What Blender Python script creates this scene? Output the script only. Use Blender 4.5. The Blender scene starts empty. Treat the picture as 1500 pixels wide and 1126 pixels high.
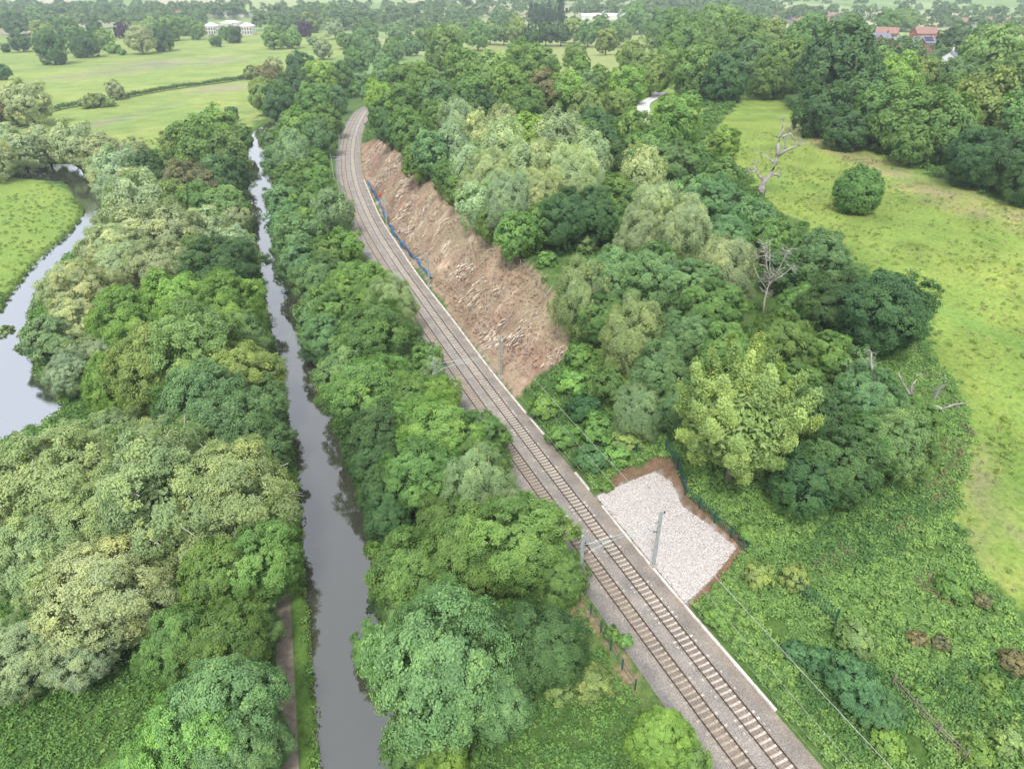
import bpy, math, random
import numpy as np
from mathutils import Vector
rng = np.random.default_rng(7); random.seed(7)
C = bpy.context.scene.collection
R = math.radians
# ------------------------------------------------------------------ camera model (photo is 1500 px wide)
CH = 60.0; F = 1000.0; CX, CY = 750.0, 563.0
TH = math.atan((CY + 40) / F)
ST, CT = math.sin(TH), math.cos(TH)

def ray(px, py):
    px = np.asarray(px, float); py = np.asarray(py, float)
    u = (px - CX) / F; v = (CY - py) / F
    return u, CT + v * ST, -ST + v * CT
def flat(px, py, z=0.0):
    u, fy, fz = ray(px, py); t = (z - CH) / fz
    return np.stack([u * t, fy * t], -1)
def proj(X, Y, Z):
    dz = Z - CH; dep = Y * CT - dz * ST; up = Y * ST + dz * CT
    dep = np.where(dep < 1, 1, dep)
    return CX + F * X / dep, CY - F * up / dep, dep
def inpoly(px, py, poly):
    inside = np.zeros(px.shape, bool); n = len(poly)
    for i in range(n):
        x0, y0 = poly[i]; x1, y1 = poly[(i + 1) % n]
        if y0 == y1: continue
        c = ((y0 > py) != (y1 > py)) & (px < (x1 - x0) * (py - y0) / (y1 - y0) + x0)
        inside ^= c
    return inside
def sm(a, b, x):
    t = np.clip((x - a) / (b - a), 0, 1); return t * t * (3 - 2 * t)
def vnoise(X, Y, sc, seed=0):
    """smooth value noise, -1..1"""
    r = np.random.default_rng(seed); T = r.uniform(-1, 1, (64, 64))
    x = X / sc; y = Y / sc; xi = np.floor(x).astype(int); yi = np.floor(y).astype(int)
    fx = x - xi; fy = y - yi; fx = fx * fx * (3 - 2 * fx); fy = fy * fy * (3 - 2 * fy)
    g = lambda a, b: T[a % 64, b % 64]
    return (g(xi, yi) * (1 - fx) + g(xi + 1, yi) * fx) * (1 - fy) + (g(xi, yi + 1) * (1 - fx) + g(xi + 1, yi + 1) * fx) * fy

# ------------------------------------------------------------------ lines of the place
def smooth_line(P, step=1.5, it=3):
    P = np.asarray(P, float)
    for _ in range(it):
        Q = np.empty((2 * len(P) - 2, 2)); Q[0::2] = P[:-1] * .75 + P[1:] * .25; Q[1::2] = P[:-1] * .25 + P[1:] * .75
        P = np.vstack([P[:1], Q, P[-1:]])
    d = np.r_[0, np.cumsum(np.hypot(*np.diff(P, axis=0).T))]
    s = np.arange(0, d[-1], step)
    return np.stack([np.interp(s, d, P[:, 0]), np.interp(s, d, P[:, 1])], -1)
rp = [(1121.7,1126),(1023.3,1000),(855,780),(721,600),(635,480),(561,372),(532,320),(513,270),(508.5,232),(513,200),(523.5,175),(535,158)]
RP = flat(*np.array(rp).T)
dd = RP[0] - RP[1]; dd /= np.hypot(*dd)
e = RP[-1] - RP[-2]; e /= np.hypot(*e)
RP = np.vstack([RP[0] + dd * 60, RP, RP[-1] + np.array([[20, 60], [60, 120], [130, 200]])])
RAIL = smooth_line(RP, 1.3)
cl = [(470,1126),(461,1000),(452,900),(445,800),(437,700),(422,600),(401,500),(382,400),(367,320),(362,260),(363,215),(372,188)]
CL = flat(*np.array(cl).T, z=-4.5)
cd = CL[0] - CL[1]; cd /= np.hypot(*cd)
CL = np.vstack([CL[0] + cd * 40, CL, CL[-1] + [6, 40], CL[-1] + [20, 100]])
CLs = smooth_line(CL, 2.0)
tn = np.gradient(CLs, axis=0); tn /= np.hypot(*tn.T)[:, None]
CANAL = CLs + np.stack([tn[:, 1], -tn[:, 0]], -1) * 4.2      # centre line, left edge + 4.2 m
def sdist(X, Y, L):
    """signed distance to a line (right of travel positive), and index along it"""
    sh = X.shape; X = X.ravel(); Y = Y.ravel(); out = np.empty(len(X)); idx = np.empty(len(X))
    A = L[:-1]; D = L[1:] - A; LL = (D ** 2).sum(1)
    for k in range(0, len(X), 4000):
        x = X[k:k+4000, None]; y = Y[k:k+4000, None]
        t = np.clip(((x - A[:, 0]) * D[:, 0] + (y - A[:, 1]) * D[:, 1]) / LL, 0, 1)
        ex = x - A[:, 0] - t * D[:, 0]; ey = y - A[:, 1] - t * D[:, 1]
        d2 = ex ** 2 + ey ** 2; j = d2.argmin(1); r = np.arange(len(j))
        sg = np.sign(ex[r, j] * D[j, 1] - ey[r, j] * D[j, 0]); out[k:k+4000] = np.sqrt(d2[r, j]) * sg; idx[k:k+4000] = j + t[r, j]
    return out.reshape(sh), idx.reshape(sh)
river_px = [(-260,470),(0,455),(18,428),(40,398),(65,372),(95,348),(118,322),(122,306),(108,288),(98,268),(55,264),(0,258),(-160,254),
            (-160,224),(0,228),(60,240),(105,240),(138,262),(150,290),(152,325),(140,350),(100,376),(66,410),(48,445),(40,480),(45,520),(55,556),(88,572),(92,603),(62,622),(0,648),(-260,760)]
RIV = flat(*np.array(river_px, float).T, z=-5.6)
def polydist(X, Y, P):
    d = np.full(X.shape, 1e9); n = len(P)
    for i in range(n):
        a = P[i]; b = P[(i + 1) % n] - a; L = (b ** 2).sum()
        t = np.clip(((X - a[0]) * b[0] + (Y - a[1]) * b[1]) / L, 0, 1)
        d = np.minimum(d, (X - a[0] - t * b[0]) ** 2 + (Y - a[1] - t * b[1]) ** 2)
    d = np.sqrt(d); return np.where(inpoly(X, Y, [tuple(p) for p in P]), -d, d)

def height(X, Y):
    X = np.asarray(X, float); Y = np.asarray(Y, float)
    s, _ = sdist(X, Y, RAIL); c, _ = sdist(X, Y, CANAL)
    # east: cutting side and the hill behind it
    A = np.interp(Y, [20, 45, 62, 80, 110, 240, 420, 600], [2.5, 3.5, 5.0, 8.5, 12, 12, 11, 8])
    W = np.interp(Y, [40, 60, 90, 120, 240], [30, 24, 23, 21, 17])
    east = sm(0, 1, np.clip((s - 5.2) / (W - 5.2), 0, 1) * .9 + .02) * A * (s > 5.0)
    hill = np.clip(s - 20, 0, 260) * np.interp(Y, [30, 90, 200, 500], [.055, .045, .03, .028]) * sm(18, 50, s)
    east = east + hill + (vnoise(X, Y, 60, 3) * 1.2 + vnoise(X, Y, 17, 4) * .35) * sm(20, 60, s)
    east = np.where(Y > 500, east * (1 - sm(520, 900, Y)), east)
    # west: bank down to canal
    k = np.clip(-s - 5.2, 0, None); m = np.clip(c - 4.2, 0, None)
    fr = k / (k + m + .01); fr = np.where(c < 4.2, 1, fr)
    west = -3.9 * sm(0, 1, fr) * (s < -5.0)
    west = np.where(c < -11, west - 1.2 * sm(11, 30, -c), west)
    z = np.where(s > 0, east, west)
    cut = (1 - sm(3.6, 4.5, np.abs(c))) * (Y < 420)
    z = z * (1 - cut) - 6.2 * cut
    near = (X < 20) & (Y < 420) & (X > -420)
    if near.any():
        q = np.full(X.shape, 99.0); q[near] = polydist(X[near], Y[near], RIV)
        rr = 1 - sm(-1.5, .8, q); z = z * (1 - rr) - 7.5 * rr
    fa = sm(900, 2200, Y); z = z + fa * (6 + .016 * (Y - 900)) + sm(700, 3000, Y) * vnoise(X, Y, 600, 9) * 12
    return z
def hit(px, py, hoff=0.0, rpx=0.0, k=0.0):
    """where the line of sight through a photo point meets the ground (k * radius above it)"""
    px = np.atleast_1d(np.asarray(px, float)); py = np.atleast_1d(np.asarray(py, float)); n = len(px)
    rpx = np.broadcast_to(rpx, n); k = np.broadcast_to(k, n)
    u, fy, fz = ray(px, py); ts = np.geomspace(26, 7000, 360)
    t = ts[None, :]; X = u[:, None] * t; Y = fy[:, None] * t; Z = CH + fz[:, None] * t
    g = Z - (k * rpx / F)[:, None] * t - hoff - height(X, Y)
    j = (g < 0).argmax(1); j = np.clip(j, 1, len(ts) - 1); r = np.arange(n)
    g0 = g[r, j - 1]; g1 = g[r, j]; w = np.clip(g0 / (g0 - g1 + 1e-9), 0, 1); t = ts[j - 1] + (ts[j] - ts[j - 1]) * w
    X = u * t; Y = fy * t
    return X, Y, height(X, Y), t

# ------------------------------------------------------------------ materials
def new_mat(name):
    m = bpy.data.materials.new(name); m.use_nodes = True; nt = m.node_tree; nt.nodes.clear()
    out = nt.nodes.new('ShaderNodeOutputMaterial'); b = nt.nodes.new('ShaderNodeBsdfPrincipled')
    nt.links.new(b.outputs[0], out.inputs[0]); b.inputs['Roughness'].default_value = .8
    b.inputs['Specular IOR Level'].default_value = .25
    return m, nt, b, out
def N(nt, t, **kw):
    n = nt.nodes.new(t)
    for k, v in kw.items():
        if k.startswith('i_'): n.inputs[k[2:].replace('_', ' ')].default_value = v
        else: setattr(n, k, v)
    return n
def coords(nt, kind='Object'):
    return nt.nodes.new('ShaderNodeTexCoord').outputs[kind]
def noise(nt, vec, scale, detail=4, rough=.55):
    n = N(nt, 'ShaderNodeTexNoise', i_Scale=scale, i_Detail=detail, i_Roughness=rough)
    nt.links.new(vec, n.inputs['Vector']); return n.outputs['Fac']
def ramp(nt, fac, stops):
    r = nt.nodes.new('ShaderNodeValToRGB'); el = r.color_ramp.elements
    while len(el) > 1: el.remove(el[-1])
    el[0].position = stops[0][0]; el[0].color = (*stops[0][1], 1)
    for p, c in stops[1:]:
        q = el.new(p); q.color = (*c, 1)
    nt.links.new(fac, r.inputs[0]); return r.outputs[0]
def mixc(nt, fac, a, b, mode='MIX'):
    n = nt.nodes.new('ShaderNodeMix'); n.data_type = 'RGBA'; n.blend_type = mode
    for sock, v in ((n.inputs[0], fac), (n.inputs[6], a), (n.inputs[7], b)):
        if isinstance(v, (int, float)): sock.default_value = v
        elif isinstance(v, tuple): sock.default_value = (*v, 1)
        else: nt.links.new(v, sock)
    return n.outputs[2]
def bump(nt, b, h, strength=.5, dist=.1):
    n = N(nt, 'ShaderNodeBump'); n.inputs['Strength'].default_value = strength; n.inputs['Distance'].default_value = dist
    nt.links.new(h, n.inputs['Height']); nt.links.new(n.outputs[0], b.inputs['Normal'])
def plain(name, col, rough=.7, var=.25, scale=3.0, metal=0.0):
    m, nt, b, o = new_mat(name); co = coords(nt)
    f = noise(nt, co, scale, 5); lo = tuple(c * (1 - var) for c in col); hi = tuple(min(1, c * (1 + var)) for c in col)
    nt.links.new(ramp(nt, f, [(.3, lo), (.7, hi)]), b.inputs['Base Color'])
    b.inputs['Roughness'].default_value = rough; b.inputs['Metallic'].default_value = metal
    return m
def leaf_mat():
    m, nt, b, out = new_mat('leaf')
    oi = nt.nodes.new('ShaderNodeObjectInfo'); at = N(nt, 'ShaderNodeAttribute', attribute_name='lv')
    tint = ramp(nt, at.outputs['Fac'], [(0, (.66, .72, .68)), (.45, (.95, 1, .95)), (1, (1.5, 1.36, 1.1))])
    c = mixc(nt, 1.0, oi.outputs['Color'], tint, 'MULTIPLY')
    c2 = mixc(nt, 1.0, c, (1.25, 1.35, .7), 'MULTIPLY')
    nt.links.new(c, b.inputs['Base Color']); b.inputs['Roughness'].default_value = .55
    b.inputs['Specular IOR Level'].default_value = .35
    tr = nt.nodes.new('ShaderNodeBsdfTranslucent'); nt.links.new(c2, tr.inputs[0])
    mx = nt.nodes.new('ShaderNodeMixShader'); mx.inputs[0].default_value = .38
    nt.links.new(b.outputs[0], mx.inputs[1]); nt.links.new(tr.outputs[0], mx.inputs[2]); nt.links.new(mx.outputs[0], out.inputs[0])
    return m
M = {}
M['leaf'] = leaf_mat()
M['bark'] = plain('bark', (.13, .11, .085), .9, .4, 6)
M['palebark'] = plain('pale_bark', (.46, .43, .37), .9, .35, 6)
M['deadwood'] = plain('dead_wood', (.36, .33, .30), .9, .4, 1.5)
def ground_mat():
    m, nt, b, out = new_mat('ground'); co = coords(nt)
    at = N(nt, 'ShaderNodeAttribute', attribute_name='Col')
    n1 = noise(nt, co, 1.6, 6, .65); n2 = noise(nt, co, .13, 5, .6); n3 = noise(nt, co, 6.0, 3, .7)
    v1 = ramp(nt, n1, [(.3, (.62, .66, .6)), (.5, (1, 1, 1)), (.72, (1.3, 1.22, 1.2))])
    v2 = ramp(nt, n2, [(.3, (.80, .88, .85)), (.55, (1, 1, 1)), (.75, (1.22, 1.08, 1.05))])
    v3 = ramp(nt, n3, [(.3, (.75, .75, .75)), (.7, (1.25, 1.25, 1.25))])
    c = mixc(nt, 1.0, at.outputs['Color'], v1, 'MULTIPLY'); c = mixc(nt, 1.0, c, v2, 'MULTIPLY'); c = mixc(nt, .6, c, v3, 'MULTIPLY')
    nt.links.new(c, b.inputs['Base Color']); b.inputs['Roughness'].default_value = .95; b.inputs['Specular IOR Level'].default_value = .1
    bump(nt, b, n1, .9, .35)
    return m
M['ground'] = ground_mat()
def ballast_mat():
    m, nt, b, out = new_mat('ballast'); co = coords(nt)
    vo = N(nt, 'ShaderNodeTexVoronoi', i_Scale=17.0); nt.links.new(co, vo.inputs['Vector'])
    f = noise(nt, co, .35, 4)
    at = N(nt, 'ShaderNodeAttribute', attribute_name='Col')
    sp = nt.nodes.new('ShaderNodeSeparateColor'); nt.links.new(vo.outputs['Color'], sp.inputs[0])
    v = ramp(nt, sp.outputs[0], [(0, (.6, .6, .6)), (.6, (1, 1, 1)), (1, (1.4, 1.4, 1.4))])
    c = mixc(nt, 1.0, at.outputs['Color'], v, 'MULTIPLY')
    c = mixc(nt, 1.0, c, ramp(nt, f, [(.35, (.8, .8, .82)), (.65, (1.15, 1.12, 1.1))]), 'MULTIPLY')
    nt.links.new(c, b.inputs['Base Color']); b.inputs['Roughness'].default_value = .9
    bump(nt, b, vo.outputs['Distance'], .8, .06)
    return m
M['ballast'] = ballast_mat()
def water_mat(name, col, scale, strength):
    m, nt, b, out = new_mat(name); co = coords(nt)
    n = noise(nt, co, scale, 3); b.inputs['Base Color'].default_value = (*col, 1)
    b.inputs['Roughness'].default_value = .04; b.inputs['Specular IOR Level'].default_value = .4
    bump(nt, b, n, strength, .02); gl = N(nt, 'ShaderNodeBsdfGlossy'); gl.inputs['Color'].default_value = (.74, .77, .84, 1) if name == 'canal_water' else (.55, .58, .63, 1); gl.inputs['Roughness'].default_value = .03
    nt.links.new(b.inputs['Normal'].links[0].from_socket, gl.inputs['Normal'])
    mx = nt.nodes.new('ShaderNodeMixShader'); fr = N(nt, 'ShaderNodeFresnel', i_IOR=1.5 if name == 'canal_water' else 1.36); ma = nt.nodes.new('ShaderNodeMath'); ma.operation = 'MULTIPLY_ADD'; ma.inputs[1].default_value = 1.15 if name == 'canal_water' else .7; ma.inputs[2].default_value = .06 if name == 'canal_water' else .0; ma.use_clamp = True
    nt.links.new(fr.outputs[0], ma.inputs[0]); nt.links.new(ma.outputs[0], mx.inputs[0]); nt.links.new(b.outputs[0], mx.inputs[1]); nt.links.new(gl.outputs[0], mx.inputs[2]); nt.links.new(mx.outputs[0], out.inputs[0]); return m
M['canal'] = water_mat('canal_water', (.05, .05, .035), 1.2, .12)
M['river'] = water_mat('river_water', (.07, .07, .055), 2.5, .5)
M['stone'] = plain('pale_stone', (.47, .43, .405), .9, .45, 7)
M['earth'] = plain('earth_clods', (.24, .16, .115), .95, .55, 1.3)
M['cream'] = plain('cream_rock', (.47, .39, .30), .9, .45, 1.1)
M['concrete'] = plain('sleeper_concrete', (.47, .43, .37), .9, .3, 1.7)
M['oldconcrete'] = plain('old_sleeper', (.36, .32, .26), .9, .35, 1.7)
M['trough'] = plain('trough_concrete', (.56, .51, .47), .9, .3, .8)
M['rail'] = plain('rail_steel', (.10, .065, .05), .55, .35, 2, .3)
M['galv'] = plain('galvanised_steel', (.42, .47, .46), .6, .2, 2, .1)
M['insul'] = plain('insulator', (.10, .05, .04), .4, .2, 4)
M['wire'] = plain('wire', (.40, .40, .40), .5, .1, 4, .3)
M['blue'] = plain('blue_barrier', (.05, .13, .24), .8, .6, .7)
M['greenfence'] = plain('green_fence', (.015, .085, .07), .5, .3, 3)
M['woodfence'] = plain('weathered_wood', (.25, .21, .17), .9, .35, 3)
M['path'] = plain('path_dirt', (.20, .165, .13), .95, .3, 1.5)
M['road'] = plain('road_surface', (.55, .54, .55), .9, .1, .5)
M['whitewall'] = plain('white_stone', (.62, .60, .56), .8, .1, .3)
M['brick'] = plain('red_brick', (.27, .105, .08), .9, .25, 1.2)
M['tile'] = plain('red_tile', (.27, .16, .13), .9, .25, 1.0)
M['slate'] = plain('slate', (.18, .19, .22), .8, .25, 1.0)
M['solar'] = plain('solar_glass', (.02, .03, .06), .25, .2, 1.0)
M['glass'] = plain('window_glass', (.05, .06, .07), .15, .2, 1.0)
M['whitepaint'] = plain('white_paint', (.7, .7, .7), .6, .08, 1.0)
M['orange'] = plain('orange_mesh', (.45, .12, .05), .7, .3, 2.0)

# ------------------------------------------------------------------ mesh helpers
def link_mesh(name, me, mat=None, parent=None):
    if mat: me.materials.append(M[mat])
    o = bpy.data.objects.new(name, me); C.objects.link(o)
    if parent is not None: o.parent = parent
    return o
def np_mesh(name, V, Fc, k, attr=None, cols=None, smooth=False):
    """V n*3, Fc m*k vertex indices"""
    me = bpy.data.meshes.new(name); V = np.ascontiguousarray(V, np.float32); Fc = np.ascontiguousarray(Fc, np.int32)
    me.vertices.add(len(V)); me.vertices.foreach_set('co', V.ravel())
    me.loops.add(Fc.size); me.loops.foreach_set('vertex_index', Fc.ravel())
    me.polygons.add(len(Fc)); me.polygons.foreach_set('loop_start', np.arange(0, Fc.size, k, dtype=np.int32))
    me.polygons.foreach_set('use_smooth', np.full(len(Fc), smooth))
    if attr is not None:
        a = me.attributes.new('lv', 'FLOAT', 'FACE'); a.data.foreach_set('value', np.ascontiguousarray(attr, np.float32))
    if cols is not None:
        a = me.attributes.new('Col', 'FLOAT_COLOR', 'POINT'); a.data.foreach_set('color', np.ascontiguousarray(cols, np.float32).ravel())
    me.update(calc_edges=True); return me
class MB:
    def __init__(s): s.v = []; s.f = []
    def box(s, c, d, rz=0.0, top=1.0):
        n = len(s.v); ca, sa = math.cos(rz), math.sin(rz)
        for dz in (-.5, .5):
            q = 1 if dz < 0 else top
            for dx, dy in ((-.5, -.5), (.5, -.5), (.5, .5), (-.5, .5)):
                x, y = dx * d[0] * q, dy * d[1] * q
                s.v.append((c[0] + x * ca - y * sa, c[1] + x * sa + y * ca, c[2] + dz * d[2]))
        s.f += [(n+3,n+2,n+1,n), (n+4,n+5,n+6,n+7), (n,n+1,n+5,n+4), (n+1,n+2,n+6,n+5), (n+2,n+3,n+7,n+6), (n+3,n,n+4,n+7)]
    def tube(s, pts, rad, seg=6):
        pts = [Vector(p) for p in pts]; n = len(s.v); L = len(pts)
        if not hasattr(rad, '__len__'): rad = [rad] * L
        for i, p in enumerate(pts):
            t = (pts[min(i + 1, L - 1)] - pts[max(i - 1, 0)])
            t = t.normalized() if t.length > 1e-9 else Vector((0, 0, 1))
            a = t.cross(Vector((0.13, .31, 1)) if abs(t.z) < .9 else Vector((1, .2, 0))).normalized(); b = t.cross(a)
            for k in range(seg):
                w = 2 * math.pi * k / seg; s.v.append(tuple(p + (a * math.cos(w) + b * math.sin(w)) * rad[i]))
        for i in range(L - 1):
            for k in range(seg):
                k2 = (k + 1) % seg; s.f.append((n + i*seg + k, n + i*seg + k2, n + (i+1)*seg + k2, n + (i+1)*seg + k))
        s.f.append(tuple(n + k for k in range(seg))[::-1]); s.f.append(tuple(n + (L-1)*seg + k for k in range(seg)))
    def poly(s, pts):
        n = len(s.v); s.v += [tuple(p) for p in pts]; s.f.append(tuple(range(n, n + len(pts))))
    def mesh(s, name, smooth=False):
        me = bpy.data.meshes.new(name); me.from_pydata(s.v, [], s.f); me.update()
        if smooth: me.polygons.foreach_set('use_smooth', [True] * len(me.polygons))
        return me
    def build(s, name, mat, parent=None, smooth=False): return link_mesh(name, s.mesh(name, smooth), mat, parent)
def tag(o, label=None, cat=None, group=None, kind=None):
    if label: o['label'] = label
    if cat: o['category'] = cat
    if group: o['group'] = group
    if kind: o['kind'] = kind
    return o
def empty(name, loc, rz=0, sc=1.0):
    o = bpy.data.objects.new(name, None); o.empty_display_size = .2; C.objects.link(o)
    o.location = loc; o.rotation_euler = (0, 0, rz); o.scale = (sc,) * 3 if not hasattr(sc, '__len__') else sc
    return o
def copy_tree(o, parent=None):
    c = o.copy(); C.objects.link(c); c.parent = parent
    for ch in list(o.children): copy_tree(ch, c)
    return c

# ------------------------------------------------------------------ leaves
def leaves(P, Nn, size, elong=1.6, droop=0.0, seed=1):
    """one diamond leaf-spray per point P facing Nn; size per leaf"""
    r = np.random.default_rng(seed); n = len(P)
    Nn = Nn / (np.linalg.norm(Nn, axis=1)[:, None] + 1e-9)
    T = r.normal(size=(n, 3)); T[:, 2] -= droop * 3; T -= (T * Nn).sum(1)[:, None] * Nn; T /= np.linalg.norm(T, axis=1)[:, None] + 1e-9
    B = np.cross(Nn, T); size = np.broadcast_to(size, n)[:, None] * r.uniform(.7, 1.3, (n, 1))
    a = T * size * elong * .5; b = B * size * .5; lift = Nn * size * .18
    V = np.stack([P - a, P - b * 1.0 + lift, P + a, P + b + lift], 1).reshape(-1, 3)
    # order so that the face looks along +Nn
    Fc = np.arange(4 * n).reshape(n, 4)
    return V, Fc
def rdir(r, n, zmin=-1.0):
    z = r.uniform(zmin, 1, n); a = r.uniform(0, 2 * math.pi, n); q = np.sqrt(1 - z * z)
    return np.stack([q * np.cos(a), q * np.sin(a), z], -1)
def crown_mesh(name, seed, rz=.9, nl=50, ns=24, nf=28, leaf=.035, style='round'):
    r = np.random.default_rng(seed); nl = 90 if style == 'tight' else int(nl * r.uniform(.8, 1.15))
    i = np.arange(nl); z = 1 - (i + .5) / nl * (1.8 if style != 'bush' else 1.2); a = i * 2.39996 + r.uniform(0, 6)
    q = np.sqrt(np.clip(1 - z * z, 0, 1)); Ld = np.stack([q * np.cos(a), q * np.sin(a), z], -1) + r.normal(0, .12, (nl, 3))
    Ld /= np.linalg.norm(Ld, axis=1)[:, None]
    ph = r.uniform(0, 6.28, 6); ang = np.arctan2(Ld[:, 1], Ld[:, 0])
    env = 1 + .07 * np.sin(ang + ph[3]) + .05 * np.sin(3 * ang + ph[4]) if style == 'tight' else 1 + .10 * np.sin(2 * ang + ph[0]) + .09 * np.sin(3 * ang + ph[1] + 2 * Ld[:, 2]) + .10 * np.sin(4 * Ld[:, 2] + ph[2])
    if style == 'plume': env *= .85 + .25 * r.random(nl)
    lr = r.uniform(.13, .17, nl) if style == 'tight' else r.uniform(.15, .36, nl) * (1.0 if style != 'birch' else .9)
    rad = env * (r.uniform(.80, .86, nl) if style == 'tight' else r.uniform(.72, .92, nl)) * (1 if style != 'open' else 1.05)
    Lp = Ld * rad[:, None]
    if style in ('birch', 'cone'):
        tp = 1 - (.28 if style == 'birch' else .85) * np.clip((Ld[:, 2] + 0.1), 0, 1)
        Lp[:, :2] *= tp[:, None]
    # clumps on the lobes
    M1 = nl * ns; li = np.repeat(np.arange(nl), ns)
    D = rdir(r, M1); D += Ld[li] * .75 + np.array([0, 0, .15]); D /= np.linalg.norm(D, axis=1)[:, None]
    st = np.array([1, 1, 1.0]) if style in ('round', 'open', 'bush', 'tight') else np.array([.95, .95, 1.05])
    Sp = Lp[li] + D * st * (lr[li] * r.uniform(.6, 1.12, M1))[:, None]
    if style == 'plume':
        k = r.uniform(0, 1, M1); Sp = Lp[li] * .8 + Ld[li] * (k * .34)[:, None] + rdir(r, M1) * .07 * (1.3 - k)[:, None] + np.array([0, 0, 1]) * (k * k * .22)[:, None]
    sr = r.uniform(.06, .11, M1) * (1.2 if nf > 15 else 1.6)
    if style == 'plume': sr *= .8
    M2 = M1 * nf; si = np.repeat(np.arange(M1), nf)
    E = rdir(r, M2); E += D[si] * .6; E /= np.linalg.norm(E, axis=1)[:, None]
    st2 = np.array([1, 1, .8]) if style in ('round', 'open', 'bush', 'tight') else (np.array([.9, .9, 1.15]) if style != 'plume' else np.array([.8, .8, 1.2]))
    P = Sp[si] + E * st2 * (sr[si] * r.uniform(.35, 1.1, M2))[:, None]
    P[:, 2] *= rz
    Nn = E * .4 + D[si] * .45 + Ld[li][si] * .75 + np.array([0, 0, .08]) + r.normal(0, .33, (M2, 3))
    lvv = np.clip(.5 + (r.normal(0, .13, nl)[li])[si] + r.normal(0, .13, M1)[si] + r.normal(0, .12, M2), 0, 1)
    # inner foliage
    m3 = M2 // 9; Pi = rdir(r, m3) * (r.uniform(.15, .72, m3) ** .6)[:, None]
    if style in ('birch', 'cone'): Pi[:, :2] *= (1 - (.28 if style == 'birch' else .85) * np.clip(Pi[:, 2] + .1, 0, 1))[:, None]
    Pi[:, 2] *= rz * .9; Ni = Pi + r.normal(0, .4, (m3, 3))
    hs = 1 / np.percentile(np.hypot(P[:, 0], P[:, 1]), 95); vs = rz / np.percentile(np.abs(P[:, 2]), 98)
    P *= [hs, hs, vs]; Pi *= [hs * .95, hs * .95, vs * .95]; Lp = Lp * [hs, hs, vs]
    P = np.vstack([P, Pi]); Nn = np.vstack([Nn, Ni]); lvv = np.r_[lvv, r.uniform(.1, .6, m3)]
    sz = np.r_[leaf * (r.uniform(.7, 1.3, M1)[si]), np.full(m3, leaf * 2.2)]
    if style in ('birch', 'open') : V, Fc = leaves(P, Nn, sz, 1.7, .22 if style == 'birch' else .1, seed)
    elif style == 'plume': V, Fc = leaves(P, Nn, sz * .7, 2.4, -.35, seed)
    else: V, Fc = leaves(P, Nn, sz, 1.5, 0, seed)
    return np_mesh(name, V, Fc, 4, attr=lvv), Lp * np.array([1, 1, rz])
def trunk_mesh(name, seed, Lp, hc, nlimb, r0=.045, twig=False):
    r = random.Random(seed); mb = MB(); fork = -hc * .45
    top = min(.15, -hc * .1 + .3)
    mb.tube([(0, 0, -hc - .12), (.01, .01, -hc * .8), (-.02, .01, fork), (.02, -.02, top)], [r0 * 1.5, r0 * 1.05, r0 * .9, r0 * .35], 7)
    idx = list(range(len(Lp))); r.shuffle(idx)
    for j in idx[:nlimb]:
        p = Vector(Lp[j]); z0 = fork + r.random() * (top - fork) * .8; a = Vector((0, 0, z0))
        m = a.lerp(p, .5) + Vector((r.uniform(-.06, .06), r.uniform(-.06, .06), r.uniform(-.12, .02)))
        m2 = a.lerp(p, .8) + Vector((r.uniform(-.05, .05), r.uniform(-.05, .05), r.uniform(-.04, .06)))
        e_ = p * (1.1 if twig else 1.0)
        mb.tube([a, m, m2, e_], [r0 * .45, r0 * .3, r0 * .22, r0 * (.07 if twig else .06)], 5)
        if twig:
            for _ in range(7):
                t = r.uniform(.4, 1); b = m.lerp(e_, t); d = Vector((r.gauss(0, 1), r.gauss(0, 1), r.gauss(.3, .6))) * .1 + (p.normalized() * .12)
                mb.tube([b, b + d * .6 + Vector((0, 0, .02)), b + d * 1.25], [r0 * .16, r0 * .12, r0 * .08], 3)
    return mb.mesh(name, True)
# species: style, aspect, centre height in radii, bark, limbs
SP = {
 'O': ('round', .95, 1.08, 'bark', 10), 'B': ('birch', 1.2, 1.4, 'palebark', 8), 'W': ('open', .85, .95, 'bark', 26), 'Q': ('tight', 1.0, .92, 'bark', 8), 'S': ('round', .92, .86, 'bark', 8),
 'P': ('plume', 1.05, 1.1, 'bark', 8), 'U': ('bush', .75, .55, 'bark', 5), 'T': ('cone', 1.9, 2.0, 'bark', 2),
}
LOD = {0: (56, 30, 42, .027), 1: (44, 16, 15, .06), 2: (30, 9, 9, .115)}
PROTO = {}
def proto(sp, lod, var):
    key = (sp, lod, var)
    if key in PROTO: return PROTO[key]
    style, rz, hc, bark, nlimb = SP[sp]; nl, ns, nf, lf = LOD[lod]
    if style == 'birch': lf *= .8
    if style == 'open': lf *= .8; ns = int(ns * 1.1)
    if style == 'plume': nf = int(nf * 1.5); nl = int(nl * 1.2)
    if style == 'bush': nl = int(nl * .5); lf *= 1.5
    me, Lp = crown_mesh('crown', hash((ord(sp), lod * 7, var * 31)) % 9999 + 11, rz, nl, ns, nf, lf, style)
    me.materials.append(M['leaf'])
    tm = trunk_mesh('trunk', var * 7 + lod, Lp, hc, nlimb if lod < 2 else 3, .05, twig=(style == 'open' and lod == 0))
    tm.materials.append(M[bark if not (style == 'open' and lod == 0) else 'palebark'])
    PROTO[key] = (me, tm); return PROTO[key]
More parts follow.
